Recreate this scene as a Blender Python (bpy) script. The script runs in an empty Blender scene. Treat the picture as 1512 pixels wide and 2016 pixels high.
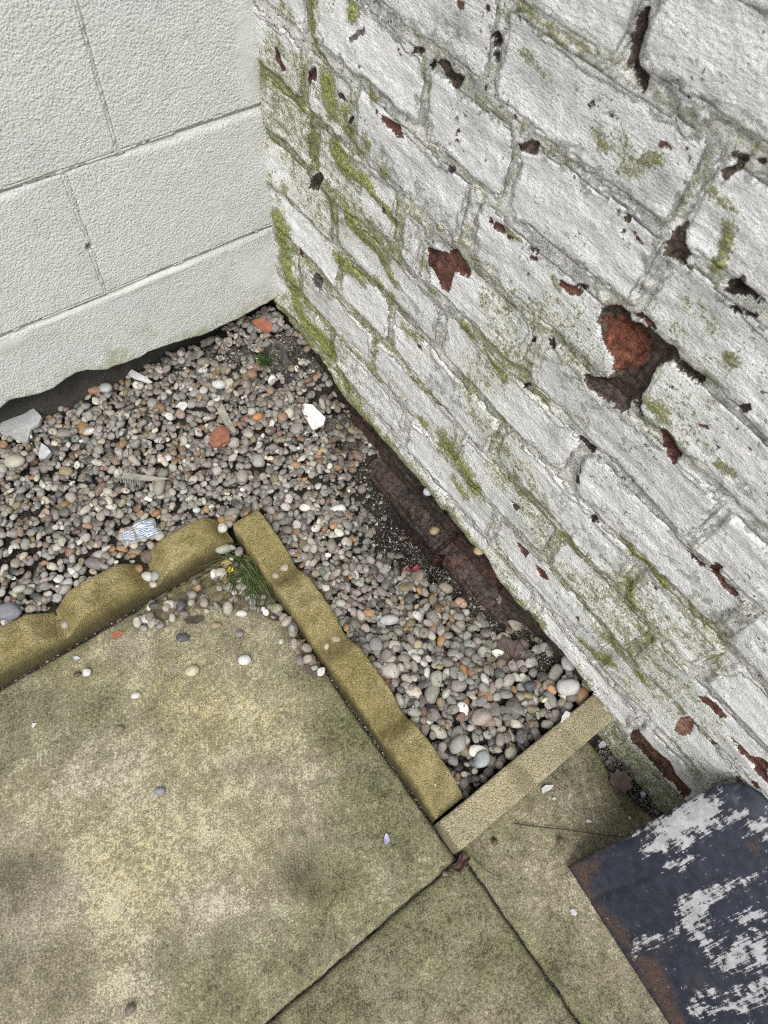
import bpy, math, random
import numpy as np
from mathutils import Matrix
SC = bpy.context.scene
COL = SC.collection
RG = np.random.default_rng(11)

# ------------------------------------------------------------------ camera, sky, sun, exposure
CAM_H = 1.16
cam_d = bpy.data.cameras.new('camera')
cam = bpy.data.objects.new('camera', cam_d)
COL.objects.link(cam)
CW = np.array([[0.80260771, -0.48878435, 0.34192210],
               [-0.59258843, -0.71894110, 0.36326663],
               [0.06826281, -0.49417968, -0.86667562]])      # columns: image right, image down, view direction
cam.matrix_world = Matrix([[CW[0, 0], -CW[0, 1], -CW[0, 2], 0],
                           [CW[1, 0], -CW[1, 1], -CW[1, 2], 0],
                           [CW[2, 0], -CW[2, 1], -CW[2, 2], CAM_H], [0, 0, 0, 1]])
cam_d.sensor_fit = 'HORIZONTAL'
cam_d.sensor_width = 7.3
cam_d.lens = 7.3 * 1365.985 / 1512.0
cam_d.clip_start = 0.01
cam_d.clip_end = 100
cam_d.dof.use_dof = True
cam_d.dof.focus_distance = 1.17
cam_d.dof.aperture_fstop = 2.6
SC.camera = cam

world = bpy.data.worlds.new('World')
SC.world = world
world.use_nodes = True
wn = world.node_tree.nodes
wl = world.node_tree.links
wn.clear()
SUN_EL, SUN_AZ = math.radians(57), math.radians(218)
sky = wn.new('ShaderNodeTexSky')
sky.sky_type = 'NISHITA'
sky.sun_disc = False
sky.sun_elevation = SUN_EL
sky.sun_rotation = SUN_AZ
sky.dust_density = 4.0
sky.air_density = 1.0
hs = wn.new('ShaderNodeHueSaturation')
hs.inputs['Saturation'].default_value = 0.24
bg = wn.new('ShaderNodeBackground')
bg.inputs['Strength'].default_value = 0.135
wo = wn.new('ShaderNodeOutputWorld')
wl.new(sky.outputs[0], hs.inputs['Color'])
wl.new(hs.outputs[0], bg.inputs[0])
wl.new(bg.outputs[0], wo.inputs[0])

sun_d = bpy.data.lights.new('sun', 'SUN')
sun_d.energy = 1.4
sun_d.angle = math.radians(32)
sun_d.color = (1.0, 0.985, 0.965)
sun = bpy.data.objects.new('sun', sun_d)
COL.objects.link(sun)
sd = np.array([math.sin(SUN_AZ) * math.cos(SUN_EL), math.cos(SUN_AZ) * math.cos(SUN_EL), math.sin(SUN_EL)])
sun.rotation_euler = (math.pi / 2 - SUN_EL, 0, math.pi - SUN_AZ)
SC.view_settings.view_transform = 'Standard'
SC.view_settings.look = 'None'
SC.view_settings.exposure = 0.46
SC.view_settings.gamma = 1.0
SC.view_settings.use_curve_mapping = False
SC.cycles.use_denoising = False
SC.cycles.adaptive_threshold = 0.006
SC.cycles.filter_width = 1.15
SC.cycles.sample_clamp_indirect = 4.0

# ------------------------------------------------------------------ measured data (tenths of a millimetre)
PEELS=[
('r',2,[8785,6518,8680,6470,8627,6364,8535,6324,8609,6224,8671,6245,8792,6322]),
('r',4,[7935,6610,7830,6674,7818,6594,7850,6476,7941,6449,8006,6328,8081,6358,8045,6472]),
('k',8,[7372,6595,7274,6604,7120,6586,7187,6536,7342,6539]),
('g',1,[7088,7317,6946,7459,6830,7559,6765,7509,6895,7441,7011,7310]),
('r',2,[6277,7656,6179,7611,6138,7565,6208,7572]),
('m',4,[5969,7691,5895,7761,5796,7805,5735,7771,5843,7717,5964,7662]),
('r',3,[6444,6788,6209,6826,6015,6852,6016,6783,5949,6742,6016,6698,6192,6704,6348,6730]),
('k',4,[6573,6791,6485,6813,6430,6780,6503,6742]),
('r',2,[6307,5578,6243,5638,6151,5581,6257,5513]),
('n',5,[7903,5115,7751,5246,7652,5203,7824,4892,8105,4763,8027,4980]),
('k',6,[7517,4283,7379,4355,7482,4225]),
('r',3,[8444,3362,8356,3503,8326,3339,8410,3262]),
('k',6,[7045,6464,6961,6459,6996,6342,7053,6361]),
('k',14,[9497,5861,9349,5841,9381,5645,9444,5761]),
('k',10,[9487,6058,9231,6257,9312,6068,9443,6009]),
('r',2,[5404,8377,5286,8424,5256,8383,5321,8345]),
('r',2,[5003,8506,4956,8527,4928,8475,4977,8453]),
('m',8,[4860,8336,4786,8381,4724,8342,4727,8266,4845,8222]),
('m',8,[4832,8208,4722,8241,4725,8140,4802,8155]),
('m',3,[4746,8468,4714,8461,4717,8398,4750,8404]),
('m',5,[5560,7788,5390,7854,5293,7789,5162,7826,5115,7812,5183,7678,5308,7683,5441,7720]),
('k',8,[5683,7670,5617,7763,5560,7739,5595,7658]),
('k',6,[4863,7872,4813,7896,4767,7870,4811,7827]),
('k',5,[4666,7895,4592,7907,4615,7863]),
('m',4,[4420,7825,4356,7860,4297,7827,4358,7814]),
('m',4,[4311,7606,4187,7648,4143,7723,4001,7782,3966,7694,3983,7637,4099,7607,4218,7579]),
('r',1,[5257,7436,5213,7472,5181,7446]),
('r',1,[5118,7305,5044,7345,5043,7304,5098,7271]),
('r',1,[5136,7212,5089,7237,5029,7186,5046,7152]),
('k',3,[3601,8297,3574,8377,3545,8360,3580,8291]),
('k',3,[3963,8223,3930,8228,3935,8195]),
('g',1,[4652,7262,4595,7244,4621,7210]),
('g',1,[4201,7418,4162,7438,4151,7370]),
('g',2,[5154,6865,5028,6915,5030,6853,5137,6795]),
('r',3,[4412,6710,4334,6696,4161,6746,4096,6676,3995,6713,4005,6654,4087,6650,4252,6637,4388,6636]),
('d',24,[3384,9188,3345,9146,3323,9054,3329,8902,3293,8808,3155,8778,3134,8665,3156,8626,3237,8673,3342,8710,3379,8760,3416,8909,3427,9054,3407,9138]),
('k',8,[3038,8754,2961,8758,2883,8746,2947,8732]),
('k',4,[3404,8354,3365,8397,3240,8366,3294,8344]),
('k',3,[3596,8289,3572,8376,3545,8360,3572,8294]),
('r',3,[2829,8373,2837,8422,2771,8449,2712,8413]),
('r',3,[2668,8493,2637,8517,2589,8498]),
('k',3,[2652,8375,2614,8388,2586,8356]),
('k',3,[2555,8462,2507,8457,2501,8410]),
('r',2,[3355,8218,3297,8230,3293,8180]),
('m',6,[2244,8647,2181,8684,2071,8705,2115,8648,2116,8587,2174,8474,2227,8460,2257,8507,2215,8552,2186,8620]),
('k',14,[2074,8693,2005,8744,1973,8697,2013,8679]),
('m',3,[2969,7695,2936,7760,2901,7729,2927,7681]),
('n',4,[2864,7687,2824,7755,2770,7749,2789,7687]),
('r',2,[2818,7585,2781,7612,2769,7574]),
('r',2,[2741,7650,2698,7668,2651,7644,2556,7623,2683,7606]),
('m',4,[2407,7759,2358,7831,2395,7920,2328,7927,2345,8026,2287,8004,2265,7944,2220,7875,2141,7814,2121,7680,2213,7683,2350,7652]),
('k',9,[1744,7844,1670,7916,1569,7900,1497,7889,1414,7889,1400,7868,1682,7753,1724,7740]),
('k',9,[1630,7665,1567,7700,1369,7765,1386,7706,1559,7647]),
('r',2,[1724,7987,1619,7951,1662,7942]),
('d',11,[2696,6770,2563,6898,2421,6928,2355,6867,2255,6901,2146,6944,1960,6960,1786,6961,1730,6893,1747,6807,1812,6808,1899,6613,1859,6442,1855,6249,1727,5987,1787,5982,1877,6124,1944,6071,1876,5912,2037,5888,2293,5818,2490,5814,2553,5929,2410,5981,2276,6107,2266,6275,2396,6425,2548,6434,2665,6554]),
('w',10,[1747,6807,1730,6893,1441,6928,1441,6823,1604,6781]),
('r',5,[2372,6944,2290,7022,2126,7027,2081,6980,2223,6958]),
('r',4,[1546,6100,1449,6149,1338,6141,1240,6036,1173,5981,1164,5867,1258,5873,1388,5951,1483,6019]),
('r',2,[1270,6461,1164,6528,1124,6509,1206,6441]),
('k',6,[1047,6952,988,7039,946,7006,987,6930]),
('r',3,[750,6659,702,6680,712,6629]),
('k',10,[2318,5068,2150,5088,2030,5096,2033,4976,2154,4995]),
('k',5,[1066,6422,949,6424,954,6394]),
('k',4,[1699,6590,1598,6635,1646,6578]),
('o',6,[2644,6639,2508,6755,2338,6828,2155,6771,2056,6626,2073,6425,2224,6210,2345,6359,2545,6436]),
('r',2,[5297,5654,4923,5837,4789,6007,4586,5965,4496,5899,4503,5754,4755,5663,4760,5461,4790,5286,4950,5272,5108,5384,5234,5476]),
('k',6,[3164,5915,3101,5978,3012,5928,3017,5850,3099,5871]),
('k',6,[3351,5791,3295,5824,3270,5744,3308,5718]),
('n',6,[3274,5036,3174,5099,3141,5060,3221,5004]),
('r',3,[3274,6704,3141,6721,3039,6786,2974,6683,3101,6631,3220,6640]),
('m',4,[3043,6796,2943,6873,2928,6832,2971,6719]),
('r',3,[3711,6666,3617,6752,3563,6706,3638,6655]),
('n',5,[3755,6781,3606,6824,3594,6765,3688,6731]),
('k',14,[2283,5044,2065,5106,2013,5059,2069,4933,2169,5009]),
('k',8,[2082,4653,2039,4685,2026,4599]),
('k',8,[2062,4477,1984,4613,1982,4452]),
('r',2,[8376,3489,8292,3443,8349,3273,8457,3271]),
('g',5,[8023,3207,7781,3252,7690,3070,7903,2984,7999,3114]),
('r',2,[5280,3922,5161,3980,5121,3898,5231,3853]),
('r',4,[558,4982,462,4989,267,5008,234,4955,337,4906,454,4939]),
('r',4,[206,5009,208,5160,127,5181,115,5074,-34,5014,-165,5059,-192,4981,-135,4906,17,4948]),
('r',2,[-234,4986,-286,5110,-274,4989]),
('k',12,[-354,5163,-430,5169,-430,5135]),
('k',10,[1624,4092,1555,4199,1499,4138,1551,4046]),
('k',9,[2071,4466,2006,4584,1926,4448,2004,4429]),
('k',8,[2083,4635,2030,4696,2009,4620,2047,4584]),
('g',1,[556,4001,459,4027,400,3967]),
('k',3,[-488,4384,-549,4388,-544,4318]),
('t',3,[-1057,1923,-980,2244,-1028,2506,-1137,2386,-1227,2099,-1154,1857]),
('r',4,[-1430,2917,-1587,2947,-1736,2960,-1815,3105,-1897,3112,-2135,2768,-1954,2771,-1781,2860,-1649,2818]),
('r',2,[-856,3032,-883,3181,-1054,3240,-1217,3199,-1196,3053,-985,3017]),
('r',2,[-1354,2434,-1430,2574,-1537,2527,-1457,2376]),
('r',1,[-2012,2550,-2070,2634,-2191,2490,-2120,2424]),
('r',2,[-1920,2291,-2015,2336,-2037,2194]),
('f',7,[-809,815,-824,1084,-1158,1064,-1428,1146,-1604,1038,-1942,1044,-1988,674,-1727,776,-1360,593,-1048,607]),
('r',2,[2396,2146,2261,2200,2096,2245,2103,2011,2249,2070]),
('r',2,[1939,2109,1749,2224,1602,2156,1713,1991,1848,2039]),
('r',2,[957,1992,926,2118,844,2010]),
('m',3,[2791,2875,2555,2948,2595,2807])]
MOSSES=[
(175,1.0,[9008,3628,8889,3183,8826,2782,8722,2388,8543,1967]),
(193,1.0,[8543,1967,8147,1839,7717,1839,7464,1768]),
(107,0.8,[7379,1709,6866,1346,6103,1080,5453,1021]),
(83,0.7,[5453,1021,4638,1199,3868,1025,3152,989]),
(66,0.7,[3152,989,2165,863,1388,850]),
(68,0.9,[7814,7418,7820,7199,7871,6978,7760,6880]),
(85,0.9,[7057,7659,7054,7620]),
(65,0.6,[8590,7024,8355,7005]),
(146,1.0,[7557,6577,7498,6445,7439,6311]),
(105,0.9,[7156,6456,7073,6368,7089,6225]),
(53,0.8,[6647,6896,6538,6831]),
(130,1.0,[7335,5810,7186,5710,7006,5703]),
(69,0.9,[6982,5716,6602,5793,6247,5674,5911,5661]),
(112,0.8,[7686,5101,7421,4930,7351,4715]),
(110,1.05,[6943,4983,6712,4923,6335,4878,6081,4793]),
(73,0.8,[6137,4752,5817,4626]),
(72,0.7,[6652,6361,6591,6294]),
(72,0.7,[6250,6146,6187,6078]),
(82,0.7,[8712,4392,8658,4147]),
(100,0.9,[7324,4032,7058,4028,6651,4084]),
(66,0.9,[6282,4365,6149,4321]),
(56,0.8,[5937,4341,5858,4307]),
(86,0.6,[5657,3964,5178,4066]),
(83,0.9,[4893,2556,4749,2510]),
(183,0.9,[4240,2607,3911,2577,3419,2395]),
(105,0.7,[3845,2064,3605,1907]),
(66,0.8,[4442,5047,4248,4985]),
(57,0.9,[3855,4965,3531,4887]),
(53,0.6,[4354,4298,3908,4092]),
(62,0.9,[1091,4263,839,4193,608,4234,403,4164]),
(65,1.0,[724,3642,505,3310]),
(93,0.8,[211,3105,-14,3030]),
(97,0.9,[610,1665,351,1700,152,1841]),
(116,0.8,[-200,2285,-357,2229]),
(110,0.8,[456,2246,165,2277]),
(77,0.7,[1839,6265,1657,6252,1483,6191]),
(49,0.7,[882,6292,715,6325]),
(44,0.8,[1405,7292,1300,7261]),
(45,0.75,[1966,8158,1880,8025,1849,7895]),
(44,0.5,[2147,8359,1958,8301]),
(85,0.42,[3179,8246,2933,8113]),
(66,0.5,[3445,8170,3238,8124]),
(78,0.35,[1931,7391,1578,7385]),
(53,0.6,[2944,8243,2838,8259]),
(69,0.55,[1419,6946,1291,6933]),
(58,0.5,[1931,7080,1831,7070]),
(69,0.6,[2670,6059,2483,5910]),
(59,0.5,[2427,5341,2256,5336]),
(107,0.7,[-1050,-340,-1527,-458,-1910,-518]),
(90,0.6,[-1488,352,-1969,175]),
(27,0.7,[4534,8665,4231,8674,3980,8664]),
(31,0.5,[3936,8703,3585,8704,3370,8726]),
(34,0.5,[4391,8425,4097,8348]),
(34,0.8,[4153,6720,3842,6769]),
(33,0.7,[3332,6677,3201,6641]),
(104,0.5,[9100,4340,9063,3987]),
(83,0.7,[6969,6119,6741,6107]),
(56,0.6,[7557,6792,7670,6831]),
(59,0.6,[5158,5134,4931,5092]),
(67,0.6,[4481,6078,4398,5952])]
GRIMES=[(5398,8206,443,0.9),(5115,8013,384,0.7),(4898,7527,336,0.8),(4092,8175,354,0.6),(3453,8188,397,0.5),(2802,7753,523,0.7),(2719,8146,437,0.8),(1726,7439,513,0.7),(3362,7100,392,0.5),(3490,6274,291,0.4),(6311,6213,498,0.7),(5630,6475,392,0.6),(3088,3584,561,0.7),(4217,3537,587,0.6),(4698,3517,398,0.7),(3160,2361,623,0.8),(2533,2634,596,0.9),(1797,2485,490,0.7),(787,1932,496,0.6),(-156,2855,441,0.7),(-589,2890,519,0.8),(-786,3668,476,0.6),(-1629,2613,511,0.7),(-1369,3380,399,0.5),(731,5736,202,0.6),(1063,6576,309,0.5),(6580,4037,407,0.5),(7098,3201,442,0.6),(8009,3379,449,0.6),(3414,5371,239,0.4),(2282,7686,341,0.6),(1651,7835,321,0.7),(2670,6058,286,0.5),(5789,5586,259,0.9),(5880,2596,445,0.5),(7708,2706,583,0.8),(2548,4805,244,0.8),(3376,3619,377,0.9)]
SMEARS=[
('w',[1336,24,1510,13,1957,-44,2446,-28,2864,-14,2952,70,2680,62,2748,238,2563,356,2542,407,2041,433,1566,399,1297,223,1552,117]),
('w',[2635,327,2800,322,2900,388,2937,524,3133,573,2878,866,2794,637,2638,429]),
('w',[1458,521,1740,492,1999,537,2013,604,1721,628,1545,598]),
('w',[1161,1064,1299,993,1600,964,1883,972,2255,998,2627,1030,2622,1085,2179,1085,1991,1168,1673,1129,1597,1297,1401,1384,1371,1529,1649,1507,1629,1557,1253,1663,1194,1509,1120,1368,1177,1189]),
('w',[91,1336,319,1203,642,1147,865,1282,1065,1230,1076,1333,884,1349,586,1331,320,1326]),
('w',[1409,1674,1824,1622,2205,1639,1933,1951,1545,1940,1339,1915,1154,1803]),
('w',[463,2173,664,2000,855,1979,970,2068,768,2105,676,2155,960,2214,1380,2130,1571,2040,1884,2007,1599,2335,1268,2387,747,2322,476,2270]),
('w',[1913,1389,2194,1376,2290,1466,2291,1540,1939,1567]),
('r',[-1,3,205,17,719,48,889,52,704,130,378,265,149,354,137,569,259,891,305,1219,278,1374,517,1469,455,1806,285,2145,314,2341,256,2606,-56,2533,76,1352,-62,385]),
('r',[2700,694,2816,763,2701,945,2592,920])]
BLOTCHES=[('d',-106,620,387,0.9),('d',-47,371,258,0.8),('d',-3385,2868,774,0.8),('d',-3388,1652,602,0.7),('d',-3398,1302,430,0.8),('d',-3876,2015,516,0.7),('d',-3284,3116,516,0.5),('d',-764,5037,516,0.35),('d',1950,2692,516,0.5),('d',-1899,841,516,0.4),('d',-1474,601,344,0.4),('d',-607,1661,344,0.25),('g',1840,1944,946,0.9),('g',1467,866,946,0.8),('g',1460,66,774,0.7),('g',1511,3109,516,0.6),('g',212,-101,1032,0.7),('g',-733,-975,774,0.7),('g',776,-1069,1032,0.6),('g',1448,-1174,516,0.6),('g',1901,-1903,516,0.8),('g',1982,-2572,516,0.7),('g',-2367,4950,946,0.6),('g',-1494,4624,774,0.6),('g',-272,4372,1032,0.4),('g',-1798,34,946,0.7),('g',-894,-204,1032,0.5),('g',4196,-341,430,0.5),('g',2775,-805,430,0.4),('g',1536,-586,516,0.6),('g',1442,-1869,430,0.7),('p',-1397,2238,1376,0.5),('p',-1530,3127,774,0.5),('p',-355,4749,516,0.6),('p',-1256,981,1032,0.5),('p',-2747,1926,1204,0.6),('p',-2723,726,602,0.8),('p',323,-1768,774,0.4),('p',2126,24,344,0.6),('p',2410,-1560,516,0.5),('p',2663,-812,430,0.4),('p',581,3044,774,0.4),('p',505,1562,688,0.4),('p',590,-461,516,0.4),('p',-2543,3771,688,0.5),('p',-2146,3754,344,0.6),('y',-84,3519,1204,0.6),('y',630,2808,860,0.5),('y',-2061,2219,1376,0.5),('y',-711,2086,1376,0.4),('y',-1372,5466,774,0.5)]
SH_O,SH_U,SH_V,SH_L=[0.31895, -0.16921, 0.004],[0.58691, -0.05291, 0.80792],[-0.08979, -0.99596, 0.0],0.2876
GRAVEL_PTS=[(0.5,0.87,0.122),(0.495,0.8,0.082),(0.49,0.73,0.04),(0.488,0.67,0.016),(0.488,0.6,0.004),(0.488,0.54,-0.02),(0.485,0.46,-0.085),(0.485,0.38,-0.078),(0.488,0.31,-0.022),(0.488,0.23,-0.004),(0.49,0.15,0.006),(0.49,0.08,0.024),(0.5,0.0,0.04),(0.45,0.0,0.035),(0.36,0.0,0.03),(0.27,0.015,0.012),(0.26,0.12,0.03),(0.26,0.25,0.034),(0.26,0.38,0.036),(0.26,0.5,0.04),(0.26,0.6,0.046),(0.38,0.12,0.04),(0.4,0.24,0.03),(0.2,0.62,0.052),(0.05,0.65,0.05),(-0.12,0.65,0.045),(-0.3,0.65,0.045),(0.2,0.75,0.075),(0,0.75,0.08),(-0.25,0.75,0.08),(0.38,0.75,0.085),(0.4,0.62,0.062),(0.36,0.5,0.04),(0.36,0.4,0.02),(0.44,0.42,-0.075),(0.46,0.37,-0.07),(0.44,0.5,-0.035),(0.41,0.42,-0.042),(0.4,0.34,0.015),(0.48,0.94,0.115),(0.3,0.94,0.1),(0.1,0.94,0.104),(-0.1,0.94,0.122),(-0.35,0.94,0.125),(0.3,0.85,0.108),(0.1,0.85,0.105),(-0.15,0.85,0.105)]
BARE=[(0.47,0.849,0.05,0.85),(0.388,0.886,0.05,0.75),(0.34,0.938,0.04,0.7),(0.274,0.918,0.03,0.4),(0.521,0.8,0.04,0.8),(0.516,0.685,0.03,0.75),(0.5,0.585,0.028,0.9),(0.458,0.463,0.055,0.92),(0.474,0.396,0.055,0.97),(0.418,0.424,0.04,0.8),(0.373,0.462,0.035,0.5),(0.498,0.303,0.05,1),(0.498,0.248,0.035,1),(0.501,0.365,0.05,1),(0.495,0.493,0.04,1),(0.47,0.44,0.045,1),(0.498,0.196,0.035,1),(0.518,0.144,0.03,0.95),(0.51,0.082,0.022,0.85),(0.547,0.45,0.05,0.95),(0.457,0.123,0.015,0.5),(0.476,0.241,0.025,0.9),(0.485,0.7,0.022,0.95),(0.485,0.64,0.024,1),(0.48,0.58,0.03,1),(0.475,0.52,0.035,1),(0.47,0.46,0.045,1),(0.465,0.4,0.045,1),(0.475,0.33,0.04,1),(0.488,0.26,0.028,1),(0.49,0.2,0.022,1),(0.492,0.14,0.02,1),(0.495,0.09,0.016,0.9)]
LIP=([-0.6, -0.03, -0.0072, 0.0506, 0.0769, 0.1115, 0.1531, 0.1972, 0.2388, 0.2746, 0.3125, 0.3713, 0.4327, 0.4779, 0.5372, 0.6339, 0.6841, 0.7547, 0.8166, 0.8892, 1.0],[-0.3, -0.1, 0.0694, 0.0929, 0.1044, 0.0855, 0.0895, 0.0684, 0.0729, 0.1223, 0.0895, 0.0977, 0.1266, 0.1152, 0.1003, 0.0947, 0.0806, 0.1383, 0.1344, 0.1412, 0.14])
COURSES={-3:[0.965,0.7,0.46,0.22,-0.02,-0.26,-0.52],-2:[0.965,0.6,0.36,0.12,-0.12,-0.36,-0.52],-1:[0.965,0.85,0.62,0.38,0.15,-0.08,-0.32,-0.52],0:[0.965,0.739,0.515,0.283,0.03,-0.2,-0.42,-0.52],1:[0.965,0.84,0.62,0.4,0.18,0.003,-0.24,-0.45,-0.52],2:[0.965,0.717,0.588,0.328,0.073,-0.066,-0.3,-0.52],3:[0.965,0.735,0.483,0.211,-0.036,-0.27,-0.5],4:[0.965,0.791,0.584,0.526,0.326,0.052,-0.19,-0.42,-0.52],5:[0.965,0.815,0.701,0.461,0.197,-0.05,-0.3,-0.52],6:[0.965,0.793,0.565,0.422,0.231,0.0,-0.24,-0.48],7:[0.965,0.71,0.475,0.235,0.0,-0.24,-0.5],8:[0.965,0.8,0.57,0.335,0.09,-0.15,-0.4],9:[0.965,0.7,0.46,0.22,-0.02,-0.3,-0.52],10:[0.965,0.8,0.56,0.32,0.1,-0.2,-0.5]}
PC=dict(r=(.165,.043,.030),m=(.112,.080,.060),k=(.028,.024,.020),n=(.050,.042,.018),g=(.19,.165,.165),t=(.36,.185,.125),o=(.27,.065,.024),d=(.125,.090,.068),w=(.085,.072,.032),f=(.135,.055,.024))
BLOCK_LOW=([-0.6, -0.0365, -0.012, 0.019, 0.027, 0.0535, 0.0986, 0.1201, 0.1504, 0.1769, 0.2106, 0.2388, 0.2588, 0.3158, 0.3331, 0.422, 0.4801, 0.5122, 0.5291, 0.7],[0.215, 0.1915, 0.1989, 0.1885, 0.1859, 0.1844, 0.1955, 0.1899, 0.1735, 0.1706, 0.1663, 0.1697, 0.1674, 0.1587, 0.153, 0.1541, 0.161, 0.1672, 0.1732, 0.16])
BLOCKS=[(0.0, 0.3349, [-0.6, -0.06, 0.7]), (0.3349, 0.5487, [-0.6, -0.24, 0.1963, 0.7]), (0.5487, 0.7707, [-0.6, -0.16, 0.2767, 0.7]), (0.7707, 1.2, [-0.6, -0.2, 0.2, 0.7])]
BLOCK_GRIME=[(0.172,0.189,0.035,0.75),(0.238,0.216,0.03,0.6),(0.186,0.357,0.05,0.35),(0.178,0.41,0.06,0.25),(0.083,0.368,0.05,0.2),(0.273,0.357,0.04,0.2),(0.233,0.485,0.05,0.2),(0.419,0.693,0.06,0.3),(0.181,0.489,0.05,0.25),(0.291,0.58,0.05,0.15),(0.19,0.63,0.04,0.15),(0.384,0.161,0.02,0.4),(0.453,0.178,0.02,0.4),(0.32,0.167,0.02,0.4)]
SLABS=[(-.45,.1895,-.0615,.571,.001,0,0),(-.45,.1985,-.68,-.0645,-.0035,0.003,0),(.2015,.478,-.68,-.006,-.0035,0,0),(-.45,.196,-.98,-.686,-.003,0,0),(.202,.478,-.98,-.686,-.003,0,0)]
SPILL=[-373,5417,108,5650,1113,5665,1754,5781,1826,5543,1902,4877,1894,3943,1909,2936,1811,2791,1607,3257,1761,3979,1332,4623,612,5125,-59,5141]
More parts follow.
